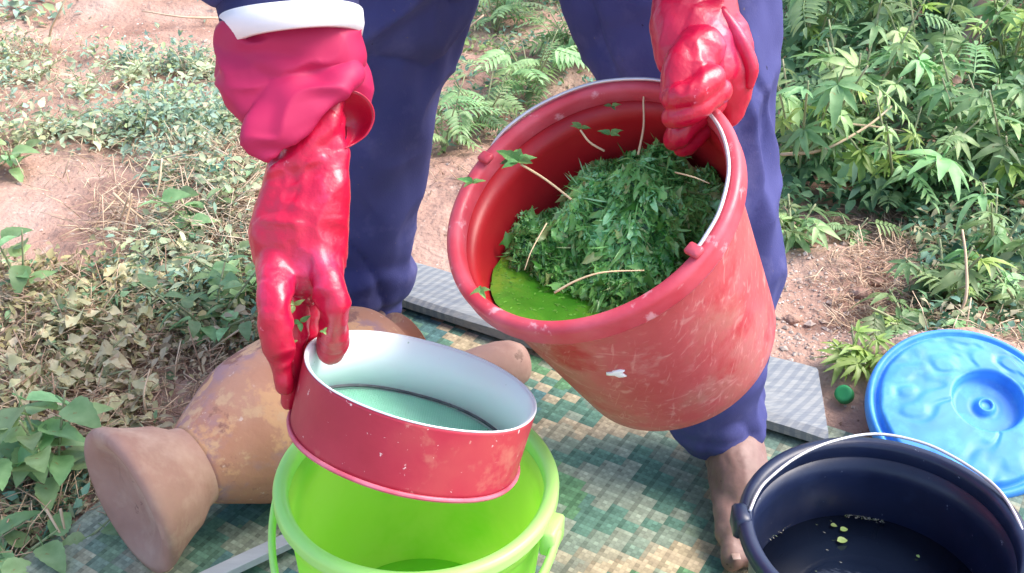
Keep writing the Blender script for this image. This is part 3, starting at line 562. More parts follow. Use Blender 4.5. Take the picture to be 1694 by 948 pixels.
tag(mash.build('crushed_leaves', M['herb']), 'heap of crushed wet green leaves filling the tilted red bucket', 'leaves', kind='stuff')
# stalks lying in the mash, each a thing
def stalk(pts, r, label, m='straw'):
    r *= .75; pts = [np.asarray(q) + _U * rng.normal(0, .0015) + _F * (.006 if 0 < i < len(pts) - 1 else .012) for i, q in enumerate(pts)]
    v, f = tube(pts, np.linspace(r, r * .6, len(pts)), 6, 5); mb = MB(); mb.add(v, f, (1.1, 1.05, .85)); return tag(mb.build('stalk', M[m]), label, 'stalk')
def S(*q): return [at(x, y, D) for x, y, D in q]
stalk(S((1058, 250, 1.115), (1066, 205, 1.12), (1066, 160, 1.125), (1074, 128, 1.13)), .0018, 'pale straight stalk standing up against the back wall of the red bucket')
stalk(S((918, 482, 1.01), (955, 462, 1.01), (1000, 450, 1.01), (1068, 440, 1.02)), .0016, 'long pale stalk lying across the front of the leaf heap')
stalk(S((1120, 285, 1.06), (1150, 293, 1.04), (1178, 300, 1.03)), .0011, 'short thin stalk pointing at the right inner wall of the red bucket')
stalk(S((905, 370, 1.07), (880, 410, 1.06), (868, 450, 1.05)), .0010, 'thin bent stalk hanging down the left side of the leaf heap')
def sprig(stem, tip, D, n, scale, label, spread=1.9):
    p = at(*tip, D); o = empty('leaf_sprig', tuple(p), label, 'sprig', 'leaf sprigs in the red bucket')
    if stem: v, f = tube([at(*q, D + dd) for q, dd in stem] , .0012, 6, 4); MB().add(v, f, (1, 1, .8)).build('stem', M['straw'], o)
    for k in range(n):
        a_ = k / n * 2 * PI + random.random(); d = A(math.cos(a_), math.sin(a_) * .7, .25 + random.uniform(-.2, .3)); lf = bpy.data.objects.new('leaf', SPM[k % 3]); COL.objects.link(lf); lf.parent = o
        x = unit(d); up = unit(A(-.3, -.5, 1) - x * np.dot(x, A(-.3, -.5, 1))); R = np.array([x, np.cross(up, x), up]).T; lf.matrix_basis = Matrix.LocRotScale(Vector((0, 0, 0)), Matrix(R.tolist()).to_quaternion(), Vector((scale * random.uniform(.7, 1.1),) * 3))
    return o
SPM = []
for k in range(3):
    v, f = blade(1, .45, 8, .35, .5, .85, serr=.15, curl=.4, rnd=k * 2); mm = MB(); mm.add(v, f, (.55, .75, .5)); me = mm.mesh('sprig_leaf'); me.materials.append(M['leaf']); SPM.append(me)
sprig([((862, 272), 0), ((895, 292), .01), ((920, 310), .01), ((945, 330), .0)], (858, 268), 1.09, 7, .026, 'dark sprig on a pale stem sticking out over the left rim')
sprig(None, (782, 303), 1.07, 5, .017, 'small torn leaf cluster lying on the left rim of the red bucket')
sprig([((960, 215), .0), ((975, 235), .0), ((1000, 250), .0)], (962, 212), 1.15, 4, .013, 'small curled leaf with brown stem against the back wall')
sprig(None, (1012, 176), 1.145, 3, .010, 'tiny leaf stuck high on the inner back wall')
sprig(None, (795, 480), 1.035, 4, .012, 'leaf tip poking up at the lowest corner of the green juice')
sprig(None, (1010, 222), 1.14, 4, .014, 'dark leaf tuft at the top of the heap against the red wall')

# ------------------------------------------------------------------ sieve
sc_, sn = A(-.0871, .849, .4656), unit(A(.2634, .279, .9234)); sref = A(1, 0, 0); HS = .069; rs = .115
sroot = empty('sieve', tuple(sc_ - sn * HS), 'round sieve with dented red tin band and white inside, held over the lime bucket', 'sieve')
sb = sc_ - sn * HS; dent = lambda rr, hh, th: (rr * (1 + .006 * np.sin(2 * th + 2) + .003 * np.sin(7 * th)), hh + .0008 * np.sin(3 * th))
MB().add(*revolve([(rs - .0025, 0), (rs - .001, 0), (rs - .001, .005), (rs - .0005, HS * .5), (rs, HS - .004), (rs, HS - .001), (rs - .0015, HS - .001)], sb, sn, 128, dent, close=True, ref=sref)).build('outer_band', M['sieve_red'], sroot)
MB().add(*revolve([(rs - .003, .001), (rs - .002, HS), (rs - .0005, HS + .0006), (rs + .0002, HS - .001), (rs - .0012, HS - .0008), (rs - .0045, HS - .002), (rs - .006, .001)], sb, sn, 128, dent, close=True, ref=sref)).build('inner_wall', M['enamel'], sroot)
MB().add(*revolve([(rs + .0022 * math.cos(t), -.0005 + .0026 * math.sin(t)) for t in np.linspace(0, 2 * PI, 9)[:-1]], sb, sn, 128, dent, close=True, ref=sref)).build('bottom_bead', M['sieve_bead'], sroot)
MB().add(*revolve([(rs - .0065 + .0018 * math.cos(t), .0085 + .0016 * math.sin(t)) for t in np.linspace(0, 2 * PI, 7)[:-1]], sb, sn, 128, dent, close=True, ref=sref)).build('seam', M['dark_seam'], sroot)
MB().add(*revolve([(.001, .0035), (rs - .006, .0045), (rs - .006, .0035), (.001, .0025)], sb, sn, 96, ref=sref)).build('liquid_film', M['mint'], sroot)
gm = MB(); a_, b_ = sref - sn * np.dot(sref, sn), None; a_ = unit(a_); b_ = np.cross(sn, a_)
for k in range(-42, 43):
    q = k * .0025; w_ = math.sqrt(max(0, (rs - .007) ** 2 - q * q))
    for (e1, e2, hh) in ((a_, b_, .0048), (b_, a_, .0050)):
        c0 = sb + e1 * q + sn * hh; t_ = .00028; V4 = [c0 - e2 * w_ - e1 * t_, c0 - e2 * w_ + e1 * t_, c0 + e2 * w_ + e1 * t_, c0 + e2 * w_ - e1 * t_, c0 - e2 * w_ + sn * .0004, c0 + e2 * w_ + sn * .0004]; gm.add(V4, [(0, 4, 5, 3), (4, 1, 2, 5), (0, 3, 2, 1)])
tag(gm.build('wire_mesh', mat('wet_wire', [(.3, (.32, .76, .56)), (.7, (.40, .82, .62))], scale=30, rough=.4), sroot), kind='stuff')
# darker printed panel on the band
def band_patch(t0, t1, h0, h1, m, name):
    th = np.linspace(t0, t1, 24); mb = MB(); V5 = []
    for h in (h0, h1):
        for t in th: r_ = (rs - .0005) * (1 + .006 * math.sin(2 * t + 2) + .003 * math.sin(7 * t)) + .0005; V5.append(sb + r_ * (math.cos(t) * a_ + math.sin(t) * b_) + sn * (h + .0008 * math.sin(3 * t)))
    k = len(th); mb.add(V5, [(i, i + 1, k + i + 1, k + i) for i in range(k - 1)]); return mb.build(name, m, sroot)
M['sieve_panel'] = mat('sieve_printed_panel', [(.3, (.38, .008, .024)), (.7, (.44, .014, .034))], scale=15, rough=.3, rough2=.45, spots=[(45, .64, .70, (.75, .35, .36))])


# ------------------------------------------------------------------ blue lid
lc2, ln2 = CAM + (A(.7567, 1.4314, -.0425) - CAM) * (.146 / .16), unit(A(-.0848, -.3834, .9197)); 
lid = empty('bucket_lid', tuple(lc2), 'round bright blue plastic lid with a recessed centre, tilted on the soil at right', 'lid')
def lidfn(rr, hh, th):
    P = np.stack([rr * np.cos(th), rr * np.sin(th), rr * 0], 1); k = (rr > .054) & (rr < .125); n_ = vn(P , 26, 4) + .5 * vn(P, 55, 9); rad = .5 * np.sin(th * 3 + rr * 30)
    e = np.clip((np.abs(n_ + rad * .4) - .22) * 8, -1, 1); return rr, hh + np.where(k, .0009 * e, 0)
prof = [(.001, .000), (.008, .000), (.0085, .003), (.012, .0035), (.014, -.004), (.020, -.006)] + [(r_, -.005) for r_ in np.linspace(.024, .046, 6)] + [(.050, -.002), (.0515, .014), (.0535, .018)] + [(r_, .018 + .001 * math.sin((r_ - .055) * 40)) for r_ in np.linspace(.056, .124, 34)] + [(.127, .0165), (.1285, .010), (.131, .0065), (.134, .0065), (.1365, .011), (.139, .0125), (.1425, .012), (.145, .009), (.146, .003), (.146, -.008), (.144, -.012), (.1425, -.008), (.142, .002), (.12, .004), (.06, -.012), (.03, -.016), (.001, -.016)]
MB().add(*revolve(prof, lc2 + 0 * ln2, ln2, 200, lidfn, ref=(1, 0, 0))).build('lid_disc', M['blue'], lid)
lv = bpy.data.objects['lid_disc'].data; la_, lb2, _ = unit(A(1, 0, 0) - ln2 * ln2[0]), None, None; lo_ = np.array(lid.location)
for v_ in lv.vertices:
    q = np.array(v_.co); rad = np.linalg.norm(q - ln2 * np.dot(q, ln2)); k_ = min(1, max(0, (.124 - rad) / .066)); v_.co = Vector(q + (la_ * .034 + np.cross(ln2, la_) * .010) * k_)
# small green cap by the plank end
gp = atz(1396, 652, .022); ga = unit(A(-.5, -.5, .7)); MB().add(*revolve([(.001, .005), (.008, .0055), (.0125, .006), (.0145, .004), (.015, -.008), (.013, -.009), (.012, .003), (.001, .002)], gp, ga, 32)).build('green_cap', mat('green_plastic', [(.3, (.02, .26, .08)), (.7, (.04, .36, .12))], scale=30, rough=.6)).name
tag(bpy.data.objects['green_cap'], 'small shiny green cap lying between the plank end and the blue lid', 'cap')

# ------------------------------------------------------------------ the person
person = empty('person', (.06, 1.5, 0), 'person in navy coveralls and long red rubber gloves, bending with bucket and sieve', 'person')
def row(p, r): return list(p) + [r]
hipR, hipL = A(-.11, 1.56, .86), A(.14, 1.50, .86)
kR, kL = at(592, 300, 1.77), at(1180, 335, 1.50); aR, aL = A(-.252, 1.585, .085), A(.318, 1.252, .085)
chest, neck, head = A(.03, 1.33, 1.10), A(.03, 1.20, 1.27), A(.03, 1.10, 1.36); pel = A(.02, 1.56, .88)
shR, shL = A(-.17, 1.29, 1.12), A(.23, 1.28, 1.13); wR, wL = at(500, 420, 1.05), at(1150, 60, 1.13); eR, eL = A(-.245, 1.07, .84), A(.27, 1.13, .90)
parts = [chain([row(pel, .13), row((pel + chest) / 2 + A(0, .04, .05), .12), row(chest, .135)], side=(1, 0, 0), flat=.75, seg=24), chain([row(chest, .08), row(neck, .055), row(head - A(0, -.01, .03), .055)], seg=20),
         chain([row(head + A(0, .03, .05), .075), row(head + A(0, .0, .02), .085), row(head + A(0, -.035, -.05), .062), row(head + A(0, -.045, -.085), .042)], seg=24)]
for s, h_, mids, a_ in ((-1, hipR, (at(608, 160, 1.72), at(590, 300, 1.80), at(590, 400, 1.86), at(606, 480, 1.91), at(626, 520, 1.92)), aR), (1, hipL, (at(1134, 130, 1.48), at(1166, 300, 1.51), at(1180, 440, 1.54), at(1186, 560, 1.575), at(1192, 670, 1.60)), aL)):
    parts.append(chain([row(pel, .1), row(h_, .088)] + [row(m_, r_) for m_, r_ in zip(mids, (.062, .05, .046, .042, .036))] + [row(a_ + A(0, .0, .01), .036 + .006 * (s > 0)), row(a_ - A(0, 0, .03), .036 + .004 * (s > 0))], seg=20))
for sh, e_, w_ in ((shR, eR, at(495, 380, 1.065)), (shL, eL, at(1152, 40, 1.125))): parts.append(chain([row(chest, .09), row(sh, .062), row((sh + e_) / 2, .047), row(e_, .04), row((e_ + w_) / 2 + A(0, .012, 0), .026), row(w_ + A(0, .012, 0), .02)], seg=16))
def foot(ank, toe_dir, L, side, w=.046, K=1.0):
    d = unit(A(toe_dir[0], toe_dir[1], 0)); lat = np.cross(d, (0, 0, 1)) * side   # lat points to the big toe side
    heel = A(ank[0], ank[1], .030) - d * .035; o = []
    o.append(chain([row(heel, .032), row(heel + d * .06 + A(0, 0, .006), .034), row(heel + d * (L * .55) + lat * .006, .034), row(heel + d * (L * .72) + lat * .006 - A(0, 0, .006), .040)], side=tuple(lat), flat=.62, seg=20))
    o.append(chain([row(ank + A(0, 0, .01), .038), row(ank - A(0, 0, .02), .040), row(heel + d * .065 + A(0, 0, .026), .038), row(heel + d * (L * .45) + A(0, 0, .014), .034), row(heel + d * (L * .68), .02)], side=tuple(lat), seg=18))
    for i, (off, l, r_) in enumerate(((.028, .0, .0145), (.008, -.002, .0105), (-.008, -.008, .0098), (-.022, -.016, .009), (-.034, -.027, .0088))):
        b = heel + d * (L * .70) + lat * off * .9 - A(0, 0, .010); t = heel + d * (L - .035 - r_ + l) + lat * off * 1.08 - A(0, 0, .016)
        o.append(chain([row(b, r_ * 1.05), row((b + t) / 2 + A(0, 0, .007), r_ * .92), row(t, r_)], side=tuple(lat), seg=12))
    return [(np.column_stack([heel[0] + (v[:, 0] - heel[0]), v[:, 1], v[:, 2]]) if K == 1 else np.array([heel[0], heel[1], 0]) + (v - np.array([heel[0], heel[1], 0])) * np.array([1, 1, 1]) + np.outer((v - heel) @ lat, lat) * (K - 1) + np.outer(v[:, 2] * (K - 1), (0, 0, 1)), f) for v, f in o], (heel + d * (L - .035) + lat * .030 * K - A(0, 0, .006) + A(0, 0, .02 * (K - 1)), d)
oR, nR = foot(aR, (.05, -1.0), .25, 1); oL, nL = foot(aL, (.05, -1.0), .30, 1, K=1.16)
# lift the feet on to the mat
lift = A(0, 0, .008); parts += [(v + lift, f) for v, f in oR + oL]
# face: brow, nose, lips, ears, looking down at the bucket
fd = unit(A(0, -.75, -.66)); fu = unit(A(0, -.66, .75)); fc = head + A(0, 0, 0)
def fp(x, u, d): return fc + A(x, 0, 0) + fu * u + fd * d
parts += [chain([row(fp(0, .03, .078), .010), row(fp(0, .0, .092), .012), row(fp(0, -.008, .088), .015)], seg=10), chain([row(fp(-.024, -.038, .074), .007), row(fp(0, -.038, .084), .010), row(fp(.024, -.038, .074), .007)], seg=10), chain([row(fp(-.05, .035, .06), .008), row(fp(0, .04, .078), .009), row(fp(.05, .035, .06), .008)], seg=10)]
for s in (-1, 1): parts.append(chain([row(fp(s * .082, .02, -.005), .010), row(fp(s * .086, .0, -.0), .012), row(fp(s * .080, -.02, .003), .008)], seg=10))
melt('body', parts, .0042, 3, lambda V: .0012 * fbm(V, 40, 3, 2) - .0012 * np.exp(-np.abs(vn(V, 45, 77)) * 10) + .0006 * ridge(V * np.array([2.4, .35, .6]), 26, 5) * (V[:, 2] < .12), M['skin'], person)
for s in (-1, 1):
    MB().add(*chain([row(fp(s * .03, .017, .062), .011), row(fp(s * .03, .017, .066), .011)], seg=12)).build('eye', M['eye'], person)
melt('hair', [chain([row(head + A(0, .045, .06), .078), row(head + A(0, .02, .045), .085), row(head + A(0, -.005, .06), .075)], seg=20)], .006, 2, lambda V: .002 * fbm(V, 90, 2, 5), M['hair'], person)
for i, (p, d) in enumerate((nR, nL)):
    p = p + lift; a2 = unit(np.cross(d, (0, 0, 1))); MB().add(*box(p + A(0, 0, .006) - d * .004, .011, .011, .0015, (d, a2, np.cross(d, a2) * -1), .6)).build('toenail', M['nail'], person)

# coverall: trousers with soft folds, hems open over the ankles
def tchain(rows, flat=1.0): return chain(rows, side=(1, 0, 0), flat=flat, seg=40, n=6, round_ends=False)
def prow(px, py, D, r): return row(at(px, py, D), r * D / FPX)
hemR = prow(628, 538, 1.90, 44); hemL = prow(1200, 722, 1.60, 66)
tr = [tchain([row(pel, .15), row(hipR + A(-.0, 0, -.02), .14), prow(630, 0, 1.62, 148), prow(606, 160, 1.70, 104), prow(588, 300, 1.78, 98), prow(588, 400, 1.84, 80), prow(603, 478, 1.89, 72), prow(614, 515, 1.90, 54), hemR]),
      tchain([row(pel, .15), row(hipL + A(.0, 0, -.02), .15), prow(1108, 0, 1.46, 166), prow(1134, 130, 1.46, 146), prow(1164, 300, 1.49, 118), prow(1180, 440, 1.52, 106), prow(1186, 560, 1.555, 88), prow(1188, 665, 1.58, 82), hemL]),
      chain([row(pel - A(0, 0, .02), .17), row((pel + chest) / 2 + A(0, .04, .05), .16), row(chest, .175), row((chest + neck) / 2, .09)], side=(1, 0, 0), flat=.75, seg=32)]
for sh, e_, w_, r3 in ((shR, eR, at(480, 92, 1.055), 112 * 1.055 / FPX), (shL, eL, at(1152, -110, 1.15), .05)):
    tr.append(chain([row(chest, .10), row(sh, .085), row((sh + e_) / 2, .068), row(e_, .07), row(w_ * .4 + e_ * .6, .06)] + ([row(at(482, -60, 1.09), .058)] if sh is shR else [row(w_, .055)]), side=(1, 0, 0), flat=.85, seg=28, round_ends=False))
def cloth(V):
    S_ = V * np.array([1.0, 1.0, .45]); R1 = np.column_stack([V[:, 0] * .8 + V[:, 2] * .35, V[:, 1], V[:, 2] * .7 - V[:, 0] * .5])
    low = np.clip((.30 - V[:, 2]) / .25, 0, 1); d = .009 * vn(S_, 9, 31) + .010 * ridge(R1 * np.array([1, 1, 2.2]), 8, 17) + .007 * ridge(V * np.array([2.2, 2.2, .5]) + .05 * vn(V, 6, 4)[:, None], 9, 23) + .0018 * vn(S_, 45, 4)
    rings_ = .005 * np.sin(V[:, 2] * 80 + 6 * vn(V, 8, 2)) * low * np.clip((V[:, 2] - .10) / .08, 0, 1)
    d = d - .010 * np.exp(-np.abs(vn(R1 + .03 * vn(V, 7, 61)[:, None], 7, 62)) * 12)
    d = d + .004 * np.exp(-((V[:, 2] - .092) / .010) ** 2) * (V[:, 0] > .15) - .003 * np.exp(-((V[:, 2] - .108) / .006) ** 2) * (V[:, 0] > .15)
    return (d - .002) * np.clip((V[:, 2] - .05) / .06, .3, 1) + rings_
melt('coverall', tr, .0058, 5, cloth, M['navy'], person)
# image-left arm: white band, drooping magenta cuff, wet red glove pinching the sieve rim
bandp = []
for (t, l, r_) in ((0, (366, 36), (600, 14)), (.5, (380, 57), (602, 34)), (1, (392, 79), (598, 54))):
    pl, pr = at(*l, 1.055), at(*r_, 1.055); c0 = (pl + pr) / 2 + A(0, .0, 0); hw = np.linalg.norm(pr - pl) / 2; ux = unit(pr - pl); uy = unit(np.cross(ux, (0, -.45, -.9))); th = np.linspace(0, 2 * PI, 64, endpoint=False)
    sag = .008 * np.sin(th) ** 2 * np.sign(-np.sin(th)); bandp.append(c0 + hw * np.outer(np.cos(th), ux) + .068 * np.outer(np.sin(th), unit(np.cross(_U, ux))) - np.outer(np.abs(sag), _U * .6))
inner = [c0_ + (b_ - c0_) * .9 for b_ in bandp[::-1] for c0_ in [b_.mean(0)]]
v, f = loft(bandp + inner, True); wb = MB().add(v, f).build('reflective_band', M['white'], person)
DG = 1.05
slv = MB(); slr = []
for (l, r_, D) in (((345, -70), (580, -90), 1.10), ((352, -30), (588, -50), 1.08), ((358, 5), (596, -15), 1.063), ((366, 36), (600, 12), 1.055), ((370, 50), (599, 28), 1.055)):
    pl, pr = at(*l, D), at(*r_, D); c0 = (pl + pr) / 2; hw = np.linalg.norm(pr - pl) / 2 * .985; ux = unit(pr - pl); th = np.linspace(0, 2 * PI, 64, endpoint=False); w2 = 1 + .03 * np.sin(3 * th + D * 40) ; slr.append(c0 + hw * np.outer(np.cos(th) * w2, ux) + .060 * np.outer(np.sin(th) * w2, unit(np.cross(_U, ux))))
slr.insert(0, slr[0].mean(0) + (slr[0] - slr[0].mean(0)) * .8 + A(0, .06, .06)); slv.add(*loft(slr)); slv.build('sleeve', M['navy_dark'], person)

def crease(P, f, s): return np.exp(-np.abs(vn(P, f, s)) * 9)
def rub(V):
    W = V + .012 * np.column_stack([vn(V, 25, 1), vn(V, 25, 2), vn(V, 25, 6)]); a = W * np.array([1.5, 1.5, .55])
    return .0034 * vn(W, 30, 3) + .0034 * ridge(W * np.array([1.7, 1, .5]), 20, 41) + .0016 * ridge(W, 55, 43) + .0010 * vn(V, 80, 9) - .0016 * crease(a, 20, 4) + .0014 * crease(W * np.array([.7, 1, 1.3]), 14, 8) - .0005 * crease(W, 50, 5)
gl = empty('glove', (0, 0, 0)); gl.parent = person; gl.location = tuple(np.array(wR) - np.array(person.location)); gl['label'] = 'long wet red rubber glove pinching the sieve rim'
g = [pchain([(535, 190, 1.05, 34), (515, 232, 1.05, 60), (507, 290, 1.05, 66), (500, 345, 1.05, 73), (497, 395, 1.05, 76), (499, 432, 1.05, 74), (500, 455, 1.055, 62), (499, 468, 1.06, 48)], flat=.62, seg=40),
     pchain([(556, 168, 1.045, 10), (530, 205, 1.04, 28), (500, 262, 1.035, 34), (470, 285, 1.035, 26), (456, 300, 1.04, 16)], flat=.6),
     # index and the fingers behind it, outside the rim
     pchain([(462, 440, 1.04, 36), (451, 482, 1.02, 27), (452, 515, 1.012, 22), (455, 550, 1.02, 22), (463, 592, 1.035, 20), (468, 622, 1.04, 15), (471, 637, 1.045, 12)]),
     pchain([(470, 500, 1.06, 32), (478, 560, 1.06, 24), (482, 610, 1.062, 18), (480, 648, 1.065, 13), (479, 664, 1.07, 10)]),
     pchain([(488, 500, 1.08, 30), (496, 550, 1.09, 22), (498, 600, 1.10, 17), (494, 640, 1.105, 13)]),
     pchain([(500, 495, 1.10, 27), (508, 540, 1.12, 20), (508, 585, 1.135, 15), (503, 615, 1.14, 12)]),
     # thumb over the rim into the sieve
     pchain([(528, 415, 1.045, 36), (545, 452, 1.035, 29), (552, 487, 1.03, 23), (555, 515, 1.035, 21), (554, 545, 1.055, 21), (551, 566, 1.07, 20), (548, 582, 1.078, 17)]),
     pchain([(470, 470, 1.085, 24), (500, 480, 1.095, 26), (530, 478, 1.085, 22)])]
melt('rubber_glove', g, .0022, 4, rub, M['glove'], gl)
cfold = lambda V: .003 * ridge(V * np.array([1, 1, 2]) + .02 * vn(V, 20, 5)[:, None], 30, 12) + .0055 * np.clip(ridge(np.column_stack([V[:, 0] * .6 + V[:, 2] * .8, V[:, 1], V[:, 2] - V[:, 0] * .5]), 15, 7), -.5, 1) + .001 * vn(V, 50, 2)
cu = [pchain([(483, 20, 1.058, 104), (483, 46, 1.058, 113), (482, 78, 1.058, 119), (483, 108, 1.058, 118), (488, 138, 1.06, 104), (497, 160, 1.06, 90)], flat=.6, seg=48),
      pchain([(418, 80, 1.05, 50), (424, 125, 1.045, 56), (440, 165, 1.045, 52), (452, 190, 1.045, 40)], flat=.75),
      pchain([(553, 105, 1.065, 44), (566, 140, 1.075, 44), (572, 180, 1.085, 36), (574, 205, 1.085, 22)], flat=.7),
      pchain([(562, 112, 1.05, 44), (528, 132, 1.035, 54), (492, 164, 1.025, 56), (460, 202, 1.02, 47), (436, 238, 1.018, 33), (428, 258, 1.02, 22)], flat=.38, seg=32)]
melt('gauntlet_cuff', cu, .0024, 3, cfold, M['cuff'], gl)
Eg = np.array([at(x, y, d) for x, y, d in ((545, 160, 1.03), (562, 152, 1.03), (583, 150, 1.032), (603, 160, 1.038), (616, 178, 1.045), (617, 200, 1.05), (606, 222, 1.05), (588, 236, 1.048), (572, 244, 1.04))]); Eg = cr(Eg, 5); Sp = np.array([at(x, y, d) for x, y, d in ((556, 176, 1.045), (566, 190, 1.06), (572, 206, 1.066), (574, 222, 1.06), (570, 240, 1.045))]); Sp = cr(Sp, 10)[:len(Eg)]
Sp = Sp[np.linspace(0, len(Sp) - 1, len(Eg)).astype(int)]; rings = []
for t in np.linspace(0, 1, 10): q = Sp * (1 - t) + Eg * t; q = q + _F * (.010 * math.sin(PI * t) ** 1.0) * 1.0; rings.append(q)
front = rings; back = [r_ + _F * .003 + (r_ - Sp.mean(0)) * .03 for r_ in rings[::-1]]; V7 = np.vstack(front + back); nn_ = len(Eg); f7 = [(i * nn_ + j, i * nn_ + j + 1, (i + 1) * nn_ + j + 1, (i + 1) * nn_ + j) for i in range(len(rings) * 2 - 1) for j in range(nn_ - 1)]
MB().add(V7, f7).build('cuff_flap', M['glove'], gl)
# image-right hand: fingers curled over the bucket's rim
gl2 = empty('glove', (0, 0, 0)); gl2.parent = person; gl2.location = tuple(np.array(wL) - np.array(person.location)); gl2['label'] = 'wet red rubber glove gripping the red bucket rim'
d0 = 1.075
g2 = [pchain([(1155, -150, 1.15, 70), (1152, -60, 1.13, 68), (1150, 0, 1.11, 67), (1150, 45, 1.10, 74), (1155, 85, 1.09, 72), (1168, 118, 1.085, 58)], flat=.66, seg=40),
      pchain([(1185, 60, 1.10, 52), (1203, 110, 1.10, 46), (1212, 150, 1.105, 34), (1213, 180, 1.11, 22), (1209, 200, 1.112, 14)], flat=.8),
      pchain([(1160, 80, 1.06, 42), (1135, 115, 1.045, 36), (1118, 148, 1.04, 25), (1112, 160, 1.04, 20)], flat=.9),
      pchain([(1178, 128, 1.035, 24), (1150, 150, 1.025, 24), (1122, 160, 1.025, 20), (1112, 164, 1.03, 17)]),
      pchain([(1185, 150, 1.05, 24), (1155, 172, 1.035, 24), (1122, 192, 1.035, 20), (1110, 196, 1.04, 17)]),
      pchain([(1180, 165, 1.075, 22), (1155, 190, 1.075, 24), (1125, 222, 1.08, 22), (1115, 230, 1.085, 17)]),
      pchain([(1180, 165, 1.09, 22), (1162, 205, 1.095, 22), (1138, 238, 1.10, 19), (1130, 245, 1.10, 14)]),
      pchain([(1160, 110, 1.07, 40), (1150, 140, 1.08, 40)], flat=.8)]
melt('rubber_glove', g2, .0022, 4, lambda V: .45 * rub(V), M['glove'], gl2)
MB().add(*chain([row(at(1195, 20, 1.08), .006), row(at(1222, 62, 1.08), .008), row(at(1242, 110, 1.085), .008), row(at(1240, 140, 1.09), .005)], seg=12)).build('cuff_fold', M['glove'], gl2)
# leaf scraps stuck to the wet glove
for (x, y, D, s, lab) in ((487, 505, 1.03, .009, 'light green leaf scrap highest in the palm of the sieve-holding glove'), (497, 533, 1.045, .010, 'green leaf scrap below the highest one in the gloved palm'), (484, 566, 1.03, .006, 'lowest small leaf scrap beside the gloved index finger'), (536, 548, 1.03, .005, 'pale scrap on the thumb of the sieve-holding glove')):
    mb = MB()
    for q in range(3): v, f = blade(s * random.uniform(.8, 1.4), s * .5, 4, .3, .5, curl=.8, rnd=q); mb.add(v @ roty(-.4).T @ rotz(q * 2.2 + random.random()).T @ rotx(.9).T + at(x, y, D - .004), f, (.9, 1.15, .8))
    tag(mb.build('leaf_scrap', M['leaf']), lab, 'leaf scrap', 'leaf scraps on the glove')

# ------------------------------------------------------------------ vegetation
def thing_plant(name, base, label, cat, group): return empty(name, tuple(base), label, cat, group)
def gpt(px, py):
    p = atz(px, py, 0.0); p[2] = gh(p[0], p[1]); return p
def branchy(name, base, label, cat, group, kind, stems, h, spread, nleaf, scale, lean=(0, 0), jitter=.5, stemr=.003, drop=0.0):
    o = thing_plant(name, base, label, cat, group)
    for s in range(stems):
        a_ = s / stems * 2 * PI + random.random(); hh = h * random.uniform(.7, 1.15); sp = spread * random.uniform(.6, 1.2); dxy = A(math.cos(a_) * sp + lean[0], math.sin(a_) * sp + lean[1], 0)
        pts = [base + dxy * t ** 1.2 + A(0, 0, hh * (t - drop * t * t)) for t in (0, .25, .5, .75, 1)]; C_ = cr(np.array(pts), 6)
        v, f = tube(pts, np.linspace(stemr, stemr * .5, 5), 6, 3); MB().add(v, f).build('stem', M['stem'], o)
        for k in range(nleaf):
            t = .2 + .8 * (k + random.random() * .6) / nleaf; p = C_[min(len(C_) - 1, int(t * (len(C_) - 1)))]; az = a_ + k * 2.4 + random.gauss(0, jitter); d = A(math.cos(az), math.sin(az), random.uniform(-.25, .55))
            place_leaf(o, kind, p + d * .008, d, scale * random.uniform(.7, 1.2), random.gauss(0, .35))
    return o
# bottom-left: ovate-leaved weeds
G1 = 'broad-leaved green weeds at lower left'
branchy('weed', gpt(95, 800), 'tallest broad-leaved green weed left of the mortar foot', 'weed', G1, 'ovate', 3, .20, .05, 8, 1.15)
branchy('weed', gpt(30, 800), 'broad-leaved green weed cut by the left picture edge below mid height', 'weed', G1, 'ovate', 3, .13, .06, 6, 1.0)
branchy('weed', gpt(20, 925), 'low broad-leaved weed in the lower left corner', 'weed', G1, 'ovate', 3, .05, .06, 4, .9)
branchy('weed', gpt(120, 905), 'long narrow leaf weed beside the mat corner at lower left', 'weed', G1, 'ovate', 1, .03, .05, 3, .9)
branchy('weed', gpt(165, 855), 'single bright green leaf against the mortar foot', 'weed', G1, 'ovate', 1, .02, .015, 1, .75)
branchy('weed', gpt(45, 500), 'thin upright weed at the left edge beside bare soil', 'weed', G1, 'ovate', 2, .14, .03, 5, .9)
branchy('weed', gpt(350, 560), 'leafy green weed just behind the mortar body', 'weed', G1, 'ovate', 5, .11, .09, 6, .8)
branchy('weed', gpt(405, 500), 'leafy green weed behind the sieve-holding glove', 'weed', G1, 'ovate', 5, .10, .08, 6, .75)
branchy('weed', gpt(330, 390), 'bluish green weed between straw and the magenta cuff', 'weed', G1, 'ovate', 4, .09, .08, 5, .8)
branchy('weed', gpt(20, 275), 'dark green leafy weed at the left edge above the bare soil', 'weed', G1, 'ovate', 3, .08, .05, 4, .9)
G5 = 'pale straggly weeds on the upper left'
for (x, y, h_, lab) in ((60, 130, .10, 'pale bushy weed at the far left below the tall dry twig'), (140, 160, .09, 'yellowish pale weed in the upper left patch'), (215, 130, .10, 'pale weed at the top of the upper left patch'), (230, 210, .12, 'bluish pale weed in the middle of the upper left patch'), (300, 170, .10, 'pale weed left of the hanging magenta cuff'), (345, 120, .09, 'pale weed just left of the white sleeve band'), (350, 230, .09, 'pale weed beside the lowest fold of the magenta cuff'), (170, 235, .08, 'pale weed at the edge of the bare soil patch'), (90, 215, .08, 'pale weed above the left end of the bare soil patch'), (390, 340, .09, 'pale straggly weed behind the wrist of the left glove'), (280, 420, .09, 'pale straggly weed under the crossing pale stems'), (350, 470, .08, 'pale straggly weed behind the lower part of the red glove')):
    branchy('weed', gpt(x, y), lab, 'weed', G5, 'pale', 6, h_, .09, 6, 1.1, stemr=.002, drop=.3)
G2 = 'yellowing dry-leaved plants on the left'
